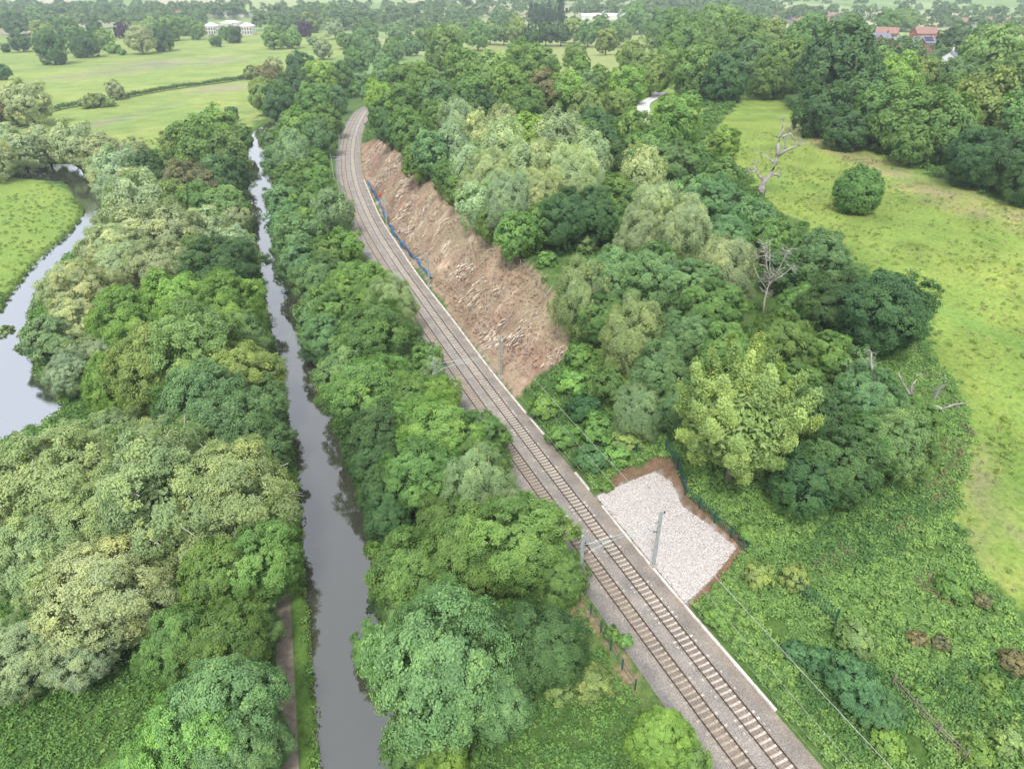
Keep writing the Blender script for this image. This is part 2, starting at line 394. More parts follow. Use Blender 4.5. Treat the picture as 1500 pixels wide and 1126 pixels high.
# look: species letter, colour (linear), adjective, kind word, object name, category
LK = {
 'O': ('O', (0.15, 0.235, 0.08), 'mid-green', 'broadleaf tree', 'broadleaf_tree'),
 'q': ('Q', (.125, .205, .065), 'lone round', 'bush-shaped tree', 'round_tree'),
 'D': ('O', (0.082, 0.148, 0.062), 'dark green', 'dense tree', 'dense_dark_tree'),
 'L': ('O', (0.21, 0.31, 0.085), 'bright yellow-green', 'maple', 'maple_tree'),
 'K': ('O', (0.215, 0.275, 0.105), 'olive-green', 'lime tree', 'lime_tree'),
 'A': ('O', (0.165, 0.255, 0.125), 'cool green', 'ash', 'ash_tree'),
 'Y': ('O', (0.185, 0.295, 0.1), 'fresh green', 'sapling', 'young_tree'),
 'W': ('W', (0.32, 0.355, 0.245), 'pale grey-green', 'willow', 'willow_tree'),
 'V': ('W', (0.28, 0.325, 0.18), 'yellowish', 'poplar', 'poplar_tree'),
 'B': ('B', (0.325, 0.37, 0.25), 'silvery green', 'birch', 'birch_tree'),
 'G': ('B', (0.25, 0.31, 0.18), 'soft green', 'drooping birch', 'birch_tree'),
 'N': ('O', (0.2, 0.19, 0.11), 'brownish', 'thinly leaved tree', 'broadleaf_tree'),
 'C': ('O', (0.065, 0.038, 0.07), 'purple', 'copper beech', 'copper_beech'),
 'P': ('P', (0.27, 0.345, 0.15), 'golden-tipped', 'feathery conifer', 'conifer'),
 'T': ('T', (0.05, 0.095, 0.055), 'dark', 'spire conifer', 'spire_conifer'),
 'u': ('U', (0.18, 0.285, 0.09), 'green', 'bush', 'bush'),
 'v': ('U', (0.22, 0.28, 0.115), 'olive', 'bush', 'bush'),
 'r': ('U', (0.11, 0.205, 0.1), 'blue-green', 'glossy bush', 'evergreen_bush'),
 'w': ('U', (0.24, 0.3, 0.15), 'grey-green', 'sallow bush', 'willow_bush'),
 'n': ('U', (.22, .20, .125), 'brown twiggy', 'bush', 'bush'),
 'd': ('U', (0.065, 0.14, 0.06), 'dark', 'holly bush', 'bush'),
}
exec_zone = []
def Z(phrase, group, s):
    for it in s.split():
        a = it.split(','); exec_zone.append((float(a[0]), float(a[1]), float(a[2]), a[3], phrase, group))
Z('between river and canal', 'trees between the river and the canal', """
95,715,100,V 235,735,100,V 345,735,85,V 25,740,65,V 60,830,75,V 155,870,85,W 25,960,60,W 120,960,50,W 400,830,58,Y 320,850,60,O 290,800,60,V
150,790,70,V 265,950,55,O 335,950,55,O 395,930,35,A 375,1035,82,A 290,1085,70,Y 430,1090,45,A 200,1130,45,Y 340,1120,60,A 405,760,45,L
300,600,62,A 335,640,62,A 290,525,72,K 230,545,62,K 360,550,58,K 190,480,50,L 165,560,42,L 265,455,52,L 335,452,50,L 380,500,42,A 395,590,40,A
405,655,40,A 350,600,22,L 170,640,40,V 240,650,50,V
75,500,42,w 130,440,48,W 85,425,40,W 75,545,35,W 105,380,38,W 150,375,42,W 190,345,48,W 205,300,42,W 185,400,45,W 245,405,52,W 250,350,45,W
330,400,52,D 290,385,35,K 110,470,40,W 160,510,35,W 130,520,28,W 355,360,28,W 300,340,35,W 250,300,32,K 290,300,28,O""")
Z('in the river-bend carr', 'willows on the river bend', """
30,222,34,W 70,258,26,W 65,212,28,W 110,212,32,W 150,222,32,W 10,200,22,W 130,252,26,W 172,250,32,W 215,255,28,D 190,275,30,W 232,272,22,D 270,268,30,N
-10,235,30,W 5,490,14,w 160,285,24,W 195,228,24,W 230,240,20,K""")
Z('beside the canal meadow', 'trees beside the canal and the meadow', """
295,225,42,O 340,230,36,K 318,190,30,L 303,178,14,D 340,168,9,D 345,262,28,D 270,215,30,K 320,262,28,A 330,305,28,A 345,322,22,W 300,275,24,N 345,200,22,O""")
Z('between canal and railway', 'trees in the belt between the canal and the railway', """
645,985,100,A 548,955,38,Y 720,1020,55,A 795,945,62,D 760,800,70,O 690,810,68,O 605,840,62,O 565,880,36,D 820,845,40,O 640,880,50,O 700,715,48,G
740,755,36,G 785,765,34,Y 620,700,55,O 560,715,40,D 640,640,55,Y 700,640,42,O 560,640,55,D 540,590,58,O 497,612,36,D 600,590,45,O 640,588,34,L 718,690,32,O
500,552,44,A 548,500,52,O 470,500,34,A 575,448,36,G 530,430,42,Y 498,465,38,O 585,500,34,O 470,420,38,A 437,390,30,A 440,350,34,A 480,375,28,O
505,362,26,L 488,308,30,G 450,300,28,O 418,330,28,A 408,292,26,A 432,262,30,O 466,268,22,O 400,242,24,A 430,232,26,G 463,240,20,L 436,192,30,O 470,205,22,A
402,205,18,A 478,178,22,O 412,152,26,D 393,118,20,N 388,140,24,K 432,132,28,D 460,152,24,O 468,122,24,L 440,102,20,D 498,118,20,O 520,92,18,O 490,146,18,A
650,1115,36,L 605,1095,42,O 625,1060,50,A 700,930,45,A 600,930,45,A 655,770,45,O 530,680,40,D 580,560,40,O 450,470,30,A 415,362,22,A 455,330,28,O 480,445,30,O 610,630,40,Y 545,760,36,D 625,525,24,O 635,545,20,G""")
Z('above the bare slope', 'trees in the wood above the bare slope', """
572,192,22,D 560,168,20,O 556,145,20,L 588,150,26,O 600,198,30,O 640,180,30,O 632,225,30,A 612,240,24,O 662,212,28,B 690,248,32,B 670,185,26,B 700,205,28,B
718,262,34,B 745,298,34,B 738,222,30,B 762,250,30,B 790,290,34,B 775,205,36,L 822,205,34,B 840,272,36,B 862,238,32,B 872,312,40,D 830,325,36,D 795,330,28,O
755,350,30,Y 700,300,28,B 680,278,26,O 655,262,20,O 690,140,28,O 722,112,34,K 680,108,28,O 652,75,28,K 668,52,16,K 700,52,18,O 618,120,28,O 742,135,30,O
700,165,26,D 790,100,30,O 762,88,24,O 842,84,16,O 852,100,14,L 800,140,28,N 830,140,28,Y 770,160,28,O 862,158,28,K 880,118,20,O 888,62,15,K 920,125,24,L 930,92,24,K
955,112,24,K 980,92,22,O 872,185,24,D 930,200,30,O 880,212,32,D 950,232,34,O 990,178,32,L 985,240,34,A 940,262,32,B 1010,290,32,A 1060,208,22,L
1010,240,28,O 1055,262,30,O 1050,300,34,A 905,285,30,O 960,312,38,B 1002,338,40,B 940,345,34,B 1060,350,34,A 1098,328,30,A 858,358,16,v 802,380,14,u 900,330,24,O
735,185,24,B 720,330,22,O 590,120,24,O 640,150,26,A 665,150,22,O 860,125,20,A 905,150,18,K 855,200,22,O 790,240,28,B 820,245,28,B 915,235,26,D""")
Z('between railway and pasture', 'trees between the railway and the hill pasture', """
850,440,42,G 898,410,44,A 958,415,50,A 1010,425,46,A 925,500,44,G 1062,400,42,B 1045,455,42,O 968,545,46,A 935,600,34,G 900,560,30,O 1200,380,46,A 1292,460,60,D
1222,455,44,D 1175,450,34,O 1150,505,46,O 1208,525,34,Y 1060,515,42,O 1000,500,40,A 1085,620,90,P 1195,615,52,D 1270,590,48,A 1230,690,56,D 1310,650,52,A 1150,400,30,D 
1165,570,36,O 1180,700,50,D 1000,600,34,A 1260,650,44,O 1340,610,34,Y 1130,350,30,O 880,470,34,O 1250,540,30,A""")
Z('on the railway bank', 'bushes on the bank beside the railway', """
868,672,26,r 828,640,24,u 798,598,24,u 880,628,28,u 920,640,26,v 838,560,24,u 1050,905,19,u 896,928,12,u 916,938,11,u 858,600,26,d 905,665,22,u 970,1078,46,L 1012,1118,28,Y
868,1000,30,v 820,1005,26,v 888,712,10,u 930,560,26,u 850,520,22,u""")
Z('in the bracken', 'bushes in the bracken below the hill pasture', """
1250,1005,44,r 1165,955,20,r 1255,935,28,v 1205,970,26,r 1290,1040,34,r 1350,1020,15,u 1098,780,17,u 1112,842,22,v 1165,845,22,v 1482,970,20,n 1435,1105,24,u 1480,1085,26,v
1345,935,14,n 1378,942,12,n 1395,862,22,u 1440,880,13,n 1300,1090,24,u 1450,1000,20,u""")
Z('beyond the pasture', 'trees on the far side of the hill pasture', """
1225,105,58,D 1150,98,38,O 1185,60,34,O 1262,150,44,D 1128,118,28,O 1205,165,36,D 1330,178,48,O 1292,170,40,O 1382,192,48,O 1432,232,42,D 1482,240,42,D 1440,165,46,K
1390,145,34,O 1455,92,42,K 1500,110,36,O 1312,118,32,L 1275,105,26,K 1352,112,28,K 1400,118,26,A 1492,180,40,O 1418,205,22,N 1020,108,38,O 1060,118,32,D 1000,62,32,O
1090,65,36,O 1050,42,34,O 972,45,24,O 1090,124,12,D 1130,62,28,K 1260,281,31,q 1100,95,28,A 1020,65,28,K 1320,60,1,O 1010,145,16,u 1340,215,30,O 1240,190,30,D 1520,260,40,D 1530,180,40,O
1420,60,16,D 1390,55,15,D 1290,85,14,L 1240,50,22,O 1300,40,18,O 1325,30,16,O 930,30,20,O 910,45,16,K""")
Z('in the mansion park', 'trees in the parkland round the mansion', """
75,72,22,D 30,62,14,D 62,48,14,K 8,71,6,D 4,106,11,D 122,66,18,D 150,58,14,O 165,72,10,u 178,46,10,C 205,57,20,W 237,58,17,D 248,45,15,O 288,46,12,O 178,77,6,u 316,61,8,D 342,52,11,D 329,50,9,O
400,57,15,Y 427,58,13,Y 446,44,10,C 457,61,8,w 400,97,13,W 370,108,13,w 472,72,14,W 40,150,32,W -5,160,26,N 142,148,14,w 128,152,11,w 168,132,13,W 160,150,10,w 110,50,14,O 95,40,14,O
455,35,13,K 490,42,14,W 505,60,12,O 480,20,12,O 415,40,12,O 140,45,13,D 220,42,13,K 270,40,12,O 20,35,16,D 50,25,14,O 545,75,16,A 575,72,16,O 600,68,14,A 560,95,14,A 525,60,14,O 526,120,14,A 544,128,13,O 560,110,13,A 536,140,9,A 518,132,11,Y 575,100,12,O 540,50,12,O 580,50,14,A 620,60,14,O""")
Z('in the hilltop row', 'trees in the row across the hilltop field', """
718,48,14,A 738,50,13,O 758,48,16,K 778,52,14,D 800,50,14,D 822,50,14,D 842,45,15,K 862,50,15,O 880,35,13,O 785,25,8,T 795,27,8,T 804,22,9,T 821,22,10,T 778,22,7,T
900,52,14,O 730,28,12,A 750,30,12,O""")

LANDM = [('white mansion', 335, 42), ('crushed-stone patch', 970, 790), ('dead pasture tree', 1130, 250), ('bare birch', 1120, 410), ('river bend', 130, 300), ('wide river pool', 30, 580),
 ('towpath', 430, 960), ('top of the canal', 375, 190), ('middle of the canal', 400, 440), ('canal bend shadow', 480, 700), ('foot of the canal', 500, 1090), ('rail curve', 510, 220), ('blue barrier', 560, 340),
 ('slope crest fence', 790, 430), ('pale road', 940, 165), ('fallen dead trees', 1350, 590), ('brick houses', 1325, 62), ('lone pasture bush', 1260, 300), ('green palisade', 1205, 900),
 ('twin-armed mast', 850, 810), ('foot of the bare slope', 770, 560), ('meadow hedge', 280, 130), ('hilltop field', 860, 68), ('conifer bank', 1000, 660), ('pasture gap', 1090, 150), ('stripped conifer', 403, 165)]
ORD = ['', 'second', 'third', 'fourth', 'fifth', 'sixth', 'seventh', 'eighth', 'ninth', 'tenth', 'eleventh', 'twelfth', 'thirteenth']
def place_trees():
    T = [t for t in exec_zone if t[2] > 2]
    px = np.array([t[0] for t in T]); py = np.array([t[1] for t in T]); rp_ = np.array([t[2] for t in T])
    rp_ = rp_ * 1.08
    low = lambda t: LK[t[3]][0] == 'O' and ('park' in t[4] or 'beyond' in t[4])
    YL = [190, 215, 300, 400, 500, 600, 700, 800, 870, 880, 1070, 1080, 1126]; XL = [372, 362, 363, 383, 402, 422, 436, 443, 448, 412, 416, 458, 464]
    YR = [190, 300, 400, 450, 500, 550, 600, 650, 700, 750, 800, 900, 950, 1000, 1126]; XR = [384, 388, 406, 426, 441, 457, 480, 500, 515, 528, 540, 540, 508, 530, 548]
    YV = [255, 262, 290, 325, 350, 376, 410, 445, 480, 520, 556, 572, 603, 640, 680]; XV = [60, 133, 144, 147, 134, 102, 64, 44, 36, 37, 52, 82, 92, 30, -60]
    for i, t in enumerate(T):
        west = t[4] in ('between river and canal', 'beside the canal meadow'); east = t[4] == 'between canal and railway'
        for f_, w_ in ((-.65, .72), (-.35, .92), (0, 1), (.35, .92), (.65, .72)):
            yy = py[i] + f_ * rp_[i]; ex = rp_[i] * w_ * 1.04
            if west and 185 < yy: px[i] = min(px[i], np.interp(yy, YL, XL) - ex + 2)
            if east and 185 < yy: px[i] = max(px[i], np.interp(yy, YR, XR) + ex - 3)
            if (west or t[4] == 'in the river-bend carr') and px[i] > 20 and 262 < yy < 660: px[i] = max(px[i], np.interp(yy, YV, XV) + ex - 4)
    hc = np.array([SP['S' if low(t) else LK[t[3]][0]][2] for t in T])
    X, Y, Zg, t_ = hit(px, py, 0, rp_, hc)
    rad = rp_ * t_ / F
    heads = {}; rr = random.Random(3)
    for i, t in enumerate(T):
        sp, col, adj, kw, nm = LK[t[3]]
        size = 'small' if rad[i] < 2.6 else ('broad' if rad[i] > 6.5 else ('medium-sized' if rad[i] < 4.2 else 'tall'))
        if sp == 'U': size = 'low' if rad[i] < 1.6 else 'rounded'
        ds = [math.hypot(px[i] - l[1], (py[i] - l[2]) * 1.2) for l in LANDM]; j = int(np.argmin(ds))
        heads.setdefault((size, adj, kw, t[4], j), []).append((ds[j], i))
    lab = {}
    for (size, adj, kw, ph, j), L in heads.items():
        L.sort()
        for k, (_, i) in enumerate(L):
            lm = LANDM[j][0]
            tail = f'by the {lm}' if len(L) == 1 else (f'next to the {lm}' if k == 0 else f'{ORD[k]} from the {lm}')
            lab[i] = f'{size} {adj} {kw} {ph}, {tail}'
    # shorten to 16 words
    n = 0
    for i, t in enumerate(T):
        sp, col, adj, kw, nm = LK[t[3]]
        sp = 'S' if low(t) else sp
        dep = t_[i]; lod = 0 if rad[i] / dep * F > 36 and dep < 170 else (1 if rad[i] / dep * F > 17 else 2)
        cm, tm = proto(sp, lod, i % 3 if lod == 0 else i % 4)
        ro = empty(nm, (X[i], Y[i], Zg[i] - .05), rr.uniform(0, 6.28), rad[i])
        sx = rr.uniform(.93, 1.07); ro.scale = (rad[i] * sx, rad[i] / sx, rad[i] * rr.uniform(.92, 1.08))
        L = lab[i]
        for a_, b_ in ((' in the wood', ' in wood'), (' on the far side of the pasture', ' across the pasture'), (' in the parkland round the white mansion', ' in the mansion parkland'),
                       (' on the slope between railway and hill pasture', ' between railway and pasture'), (' in the bracken below the hill pasture', ' in the bracken'),
                       (' in the row across the hilltop field', ' in the hilltop row'), (' with pale branches', ''), (' beside the canal and meadow', ' beside canal and meadow')):
            if len(L.split()) > 16: L = L.replace(a_, b_)
        bushy = sp == 'U'
        tag(ro, L, 'bush' if bushy else 'tree', t[5])
        hcz = SP[sp][2]
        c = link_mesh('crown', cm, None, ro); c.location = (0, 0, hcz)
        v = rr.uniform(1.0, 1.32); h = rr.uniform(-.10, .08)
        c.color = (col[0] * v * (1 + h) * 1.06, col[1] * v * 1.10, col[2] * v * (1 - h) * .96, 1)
        k = link_mesh('trunk' if not bushy else 'stem', tm, None, ro); k.location = (0, 0, hcz)
    return X, Y, rad

# ------------------------------------------------------------------ terrain
P_FIELD = [(1022,215),(1070,160),(1085,140),(1140,145),(1200,190),(1300,230),(1400,270),(1520,310),(1600,330),(1600,1000),(1500,910),(1445,860),(1405,810),(1400,740),(1420,640),(1395,560),(1350,520),(1365,460),(1240,380),(1190,330),(1130,310),(1095,250)]
P_PARK = [(-300,205),(-300,60),(0,54),(100,54),(300,50),(370,45),(520,50),(545,72),(470,90),(385,118),(378,178),(262,270),(200,235),(120,200),(40,195)]
P_ISLE = [(-400,250),(60,262),(108,290),(120,320),(60,380),(20,430),(-300,460)]
P_HILL = [(680,58),(1010,52),(1010,75),(880,118),(840,110),(740,80),(690,78)]
P_ROADG = [(900,185),(930,140),(1000,125),(1030,160),(1010,200),(940,205)]
P_SCAR = [(527,212),(577,196),(600,232),(640,268),(690,300),(740,352),(775,390),(812,430),(838,490),(835,525),(752,585),(742,590),(640,430),(600,380),(560,320),(530,260)]
P_PATCH = [(868,730),(905,712),(960,690),(985,708),(1000,742),(1040,770),(1079,802),(1042,848),(1003,884),(950,822),(905,770)]
P_EARTH = [(862,735),(905,690),(962,666),(990,676),(1010,728),(1050,755),(1100,795),(1085,820),(1040,868),(1010,895),(1000,884)]
P_SAND = [(300,470)]
P_BRAM = [(1000,870),(1080,800),(1100,750),(1400,700),(1400,800),(1500,900),(1600,1000),(1600,1300),(1250,1300),(1150,1080)]
def zones(X, Y, Zt):
    px, py, _ = proj(X, Y, Zt)
    s, _ = sdist(X, Y, RAIL); c, _ = sdist(X, Y, CANAL)
    col = np.empty(X.shape + (3,)); col[:] = (.085, .145, .04)          # woodland floor
    jx = px + vnoise(X, Y, 3, 11) * 7 + vnoise(X, Y, 9, 12) * 9; jy = py + vnoise(X, Y, 3.3, 13) * 5
    def setp(poly, c3, j=True):
        m = inpoly(jx if j else px, jy if j else py, poly); col[m] = c3; return m
    far = Y > 560
    # patchwork of far fields
    gx = X + vnoise(X, Y, 300, 21) * 70; gy = Y + vnoise(X, Y, 260, 22) * 60
    rr = np.random.default_rng(5); T = rr.random((97, 89))
    cell = T[(np.floor(gx / 190).astype(int)) % 97, (np.floor(gy / 230).astype(int)) % 89]
    pal = np.array([(.22, .30, .11), (.27, .33, .13), (.36, .36, .20), (.18, .27, .09), (.30, .35, .15), (.40, .38, .26)])
    col[far] = pal[(cell[far] * 6).astype(int) % 6]
    g = setp(P_PARK, (.23, .295, .085)) & True
    setp(P_HILL, (.26, .30, .11)); setp(P_ROADG, (.21, .30, .07)); setp(P_ISLE, (.20, .285, .065))
    f = setp(P_FIELD, (.202, .272, .06))
    # dry tan parts of the pasture
    tn = np.zeros(X.shape)
    for (cx, cy, rx, ry, an) in ((1225,215,85,16,.42),(1300,250,80,15,.40),(1400,290,110,22,.28),(1470,790,75,70,.2),(1490,320,60,20,.2),(1440,700,30,60,.1)):
        dx = px - cx; dy = py - cy; a = dx * math.cos(an) + dy * math.sin(an); b = -dx * math.sin(an) + dy * math.cos(an)
        tn = np.maximum(tn, np.clip(1.25 - np.hypot(a / rx, b / ry), 0, 1))
    tn = np.clip(tn * (.75 + .6 * vnoise(X, Y, 5, 31) + .4 * vnoise(X, Y, 1.7, 32)), 0, 1) * f
    col = col * (1 - tn[..., None] * .8) + np.array((.30, .25, .14)) * tn[..., None] * .8
    # worn grey patch and streaks in the park meadow
    tp = np.zeros(X.shape)
    for (cx, cy, rx, ry, an) in ((240,95,110,8,-.06),(310,88,60,6,-.05),(140,110,90,6,-.1),(150,180,110,6,-.25),(330,130,70,6,-.1)):
        dx = px - cx; dy = py - cy; a = dx * math.cos(an) + dy * math.sin(an); b = -dx * math.sin(an) + dy * math.cos(an)
        tp = np.maximum(tp, np.clip(1.3 - np.hypot(a / rx, b / ry), 0, 1))
    tp = np.clip(tp * (.8 + .7 * vnoise(X, Y, 14, 33)), 0, 1) * g
    col = col * (1 - tp[..., None] * .7) + np.array((.26, .23, .17)) * tp[..., None] * .7
    # mown track across the pasture
    dtr = np.abs((py - 440) - (px - 1340) * .40); tr = np.clip(1.2 - dtr / 12, 0, 1) * f * (px > 1340)
    col = col * (1 - tr[..., None] * .7) + np.array((.15, .25, .06)) * tr[..., None] * .7
    big = vnoise(X, Y, 22, 41)[..., None] * np.array((.18, .08, .1)) + vnoise(X, Y, 7, 42)[..., None] * .13 + vnoise(X, Y * .6, 2.6, 43)[..., None] * np.array((.12, .10, .1))
    col = col * (1 + big * (f | g)[..., None])
    br = inpoly(jx, jy, P_BRAM); col[br] = (.085, .15, .035)
    e_ = inpoly(jx, jy, P_EARTH) & (s > 4.9); col[e_] = (.20, .125, .08)
    m = inpoly(px + vnoise(X, Y, 2, 51) * 3, py, P_PATCH) & (s > 4.9); col[m] = (.36, .32, .30)
    sc = inpoly(jx * .6 + px * .4, jy * .6 + py * .4, P_SCAR) & (s > 4.9)
    n1 = vnoise(X, Y, 2.2, 61); n2 = vnoise(X, Y, .9, 62); n3 = vnoise(X + Y * .6, Y, 6, 63)
    a = np.clip(.5 + .35 * n1 + .3 * n2, 0, 1)[..., None]; b = np.clip(.4 + .8 * n3, 0, 1)[..., None]
    top = np.clip((s - 13) / 6, 0, 1)[..., None]
    ec = (np.array((.205, .125, .088)) * (1 - a) + np.array((.38, .28, .20)) * a) * (1 - b * .5) + np.array((.36, .29, .19)) * b * .5
    ec = ec * (1 - top * .5) + np.array((.25, .22, .12)) * top * .5
    crm = np.clip((n1 * .6 + n2 * .7 + n3 * .3 - .62) * 6, 0, 1)[..., None] * np.clip(1 - np.abs(s - 11.5) / 6, 0, 1)[..., None]
    ec = ec * (1 - crm) + np.array((.52, .44, .34)) * crm
    col[sc] = ec[sc]
    # verges by the canal and the railway
    v = (c < -4.2) & (c > -6.2) & (Y < 420); col[v] = (.11, .19, .04)
    w = (s < -4.9) & (s > -7.6) & (Y < 70); n = vnoise(X, Y, 1.5, 71)
    col[w] = np.where((n > -.1)[w][:, None], (.27, .20, .12), (.12, .17, .05))
    return np.clip(col, 0, .8), sc, br, f, s, c
def axis(lo, hi, step, L0, L1, g=1.09):
    a = list(np.arange(lo, hi, step)); d = step; x = hi
    while x < L1: a.append(x); d *= g; x += d
    a.append(L1); d = step; x = lo - step; b = []
    while x > L0: b.append(x); d *= g; x -= d
    b.append(L0); return np.array(sorted(b) + a)
def terrain():
    xs = axis(-110, 110, .8, -5200, 5200, 1.055); ys = axis(24, 250, .8, -20, 6500, 1.022)
    X, Y = np.meshgrid(xs, ys); Zt = height(X, Y)
    col, sc, br, f, s, c = zones(X, Y, Zt)
    arc = sdist(X, Y, RAIL)[1] * 1.3
    Zt = Zt + sc * (vnoise(X, Y, 2.4, 81) * .4 + vnoise(X, Y, 1.1, 82) * .3 + vnoise(X, Y, 6, 83) * .45 + vnoise(arc, s * .25, 2.2, 87) * .45 - .45 * np.abs(vnoise(arc + s * .3, s * .3, 3.5, 88)))
    Zt = Zt + f * (vnoise(X, Y, 1.6, 84) * .06 + vnoise(X, Y, 5, 85) * .12)
    Zt = np.where((np.abs(s) < 5.4), np.minimum(Zt, -.12), Zt)
    ny, nx = X.shape; V = np.stack([X, Y, Zt], -1).reshape(-1, 3)
    i = np.arange(nx * ny).reshape(ny, nx); Fc = np.stack([i[:-1, :-1], i[:-1, 1:], i[1:, 1:], i[1:, :-1]], -1).reshape(-1, 4)
    cc = np.concatenate([col.reshape(-1, 3), np.ones((nx * ny, 1))], 1)
    o = link_mesh('terrain', np_mesh('terrain', V, Fc, 4, cols=cc, smooth=True), 'ground'); tag(o, kind='structure')
terrain()
# ------------------------------------------------------------------ strips along a line
def offset(L, d):
    t = np.gradient(L, axis=0); t /= np.hypot(*t.T)[:, None]
    return L + np.stack([t[:, 1], -t[:, 0]], -1) * d
def strip(name, L, offs, zs, mat, cols=None):
    rows = [np.column_stack([offset(L, o), np.full(len(L), z) if not callable(z) else z(offset(L, o))]) for o, z in zip(offs, zs)]
    V = np.stack(rows, 1).reshape(-1, 3); n, m = len(L), len(offs); i = np.arange(n * m).reshape(n, m)
    Fc = np.stack([i[:-1, :-1], i[:-1, 1:], i[1:, 1:], i[1:, :-1]], -1).reshape(-1, 4)
    cc = None
    if cols is not None: cc = np.tile(np.c_[np.array(cols), np.ones(m)], (n, 1))
    return link_mesh(name, np_mesh(name, V, Fc, 4, cols=cc, smooth=True), mat)
g1 = (.275, .25, .22); g2 = (.295, .27, .24); br_ = (.25, .20, .16); cess = (.30, .255, .21); dk = (.19, .18, .17)
offs = [-5.6, -5.0, -4.2, -3.1, -2.5, -2.28, -1.62, -.96, -.74, 0, .74, .96, 1.62, 2.28, 2.5, 3.1, 4.0, 4.6, 5.3]
zs = [-.6, -.25, -.05, .18, .205, .14, .13, .14, .205, .17, .205, .14, .13, .14, .205, .18, .02, -.08, -.3]
cols = [dk, dk, dk, g1, g1, br_, br_, br_, g2, g2, g2, br_, br_, br_, g1, g1, cess, cess, cess]
o = strip('track_bed', RAIL, offs, zs, 'ballast', cols); tag(o, kind='structure')
o = strip('canal_water', CANAL, [-4.6, 0, 4.6], [-4.5] * 3, 'canal'); tag(o, kind='structure')
mb = MB(); mb.poly([(x, y, -5.6) for x, y in RIV]); o = mb.build('river_water', 'river'); tag(o, kind='structure')
sel = CANAL[(CANAL[:, 1] < 150)]
o = strip('towpath', sel, [-7.9, -7.0, -6.1], [lambda p: height(p[:, 0], p[:, 1]) + .05] * 3, 'path'); tag(o, kind='structure')
# narrow pale road on the hill
rx, ry, rz_, _ = hit([930,938,944,941,950,962,968], [186,176,165,155,148,142,136])
RD = smooth_line(np.stack([rx, ry], -1), 1.5)
o = strip('road', RD, [-2.4, 0, 2.4], [lambda p: height(p[:, 0], p[:, 1]) + .25] * 3, 'road'); tag(o, kind='structure')

# ------------------------------------------------------------------ railway
ARC = np.r_[0, np.cumsum(np.hypot(*np.diff(RAIL, axis=0).T))]
def at_arc(a, off=0.0):
    O = offset(RAIL, off); return np.interp(a, ARC, O[:, 0]), np.interp(a, ARC, O[:, 1])
def arc_of_Y(Y): return float(np.interp(Y, RAIL[:, 1], ARC))
def railhead(parent, off):
    O = offset(RAIL, off); sel = slice(0, None, 2)
    prof = [(-.07, .17), (-.05, .2), (-.02, .22), (-.036, .30), (-.036, .33), (.036, .33), (.036, .30), (.02, .22), (.05, .2), (.07, .17)]
    rows = [np.column_stack([offset(RAIL, off + a), np.full(len(O), b)]) for a, b in prof]
    V = np.stack(rows, 1); n, m = V.shape[:2]; i = np.arange(n * m).reshape(n, m)
    Fc = np.stack([i[:-1, :-1], i[:-1, 1:], i[1:, 1:], i[1:, :-1]], -1).reshape(-1, 4)
    return link_mesh('rail', np_mesh('rail', V.reshape(-1, 3), Fc, 4), 'rail', parent)
def sleeper_mesh():
    mb = MB(); mb.box((-.78, 0, .135), (.95, .26, .12), 0, .9); mb.box((.78, 0, .135), (.95, .26, .12), 0, .9); mb.box((0, 0, .12), (.7, .24, .09), 0, .9)
    for x in (-.72, .72):
        for sx in (-.1, .1): mb.box((x + sx, 0, .20), (.05, .12, .03))
    return mb.mesh('sleeper')
smesh = {}
for nm_, mt in (('concrete', 'concrete'), ('old', 'oldconcrete')):
    me = sleeper_mesh(); me.materials.append(M[mt]); smesh[nm_] = me
def track(off, kind, label):
    t = empty('railway_track', (*at_arc(arc_of_Y(30), off), 0)); tag(t, label, 'railway track')
    inv = t.location.copy()
    for d in (-.7525, .7525):
        r_ = railhead(t, off + d); r_.location = -inv
    a0 = arc_of_Y(24.0); bulk_v, bulk_f = [], []; k = 0; base = np.array([v.co[:] for v in smesh[kind].vertices]); fs = [tuple(p.vertices) for p in smesh[kind].polygons]
    a = a0
    while a < ARC[-1] - 120:
        x, y = at_arc(a, off); x2, y2 = at_arc(a + .5, off); rz = math.atan2(y2 - y, x2 - x) - math.pi / 2
        if y > 31.5 and k < 100:
            s_ = link_mesh('sleeper', smesh[kind], None, t); s_.location = (x - inv.x, y - inv.y, random.uniform(-.015, .01)); s_.rotation_euler = (0, 0, rz + random.uniform(-.01, .01)); k += 1
        else:
            ca, sa = math.cos(rz), math.sin(rz); n = len(bulk_v) * len(base)
            bulk_v.append(base @ np.array([[ca, sa, 0], [-sa, ca, 0], [0, 0, 1]]) + [x - inv.x, y - inv.y, 0]); bulk_f += [tuple(i + n for i in f) for f in fs]
        a += .68
    me = bpy.data.meshes.new('sleepers'); me.from_pydata(np.vstack(bulk_v).tolist(), [], bulk_f)
    b = link_mesh('sleepers', me, 'concrete' if kind == 'concrete' else 'oldconcrete', t); b['kind'] = 'stuff'
track(1.62, 'concrete', 'railway track with bright concrete sleepers, next to the white cable trough')
track(-1.62, 'old', 'railway track with duller brown sleepers, on the canal side of the pair')
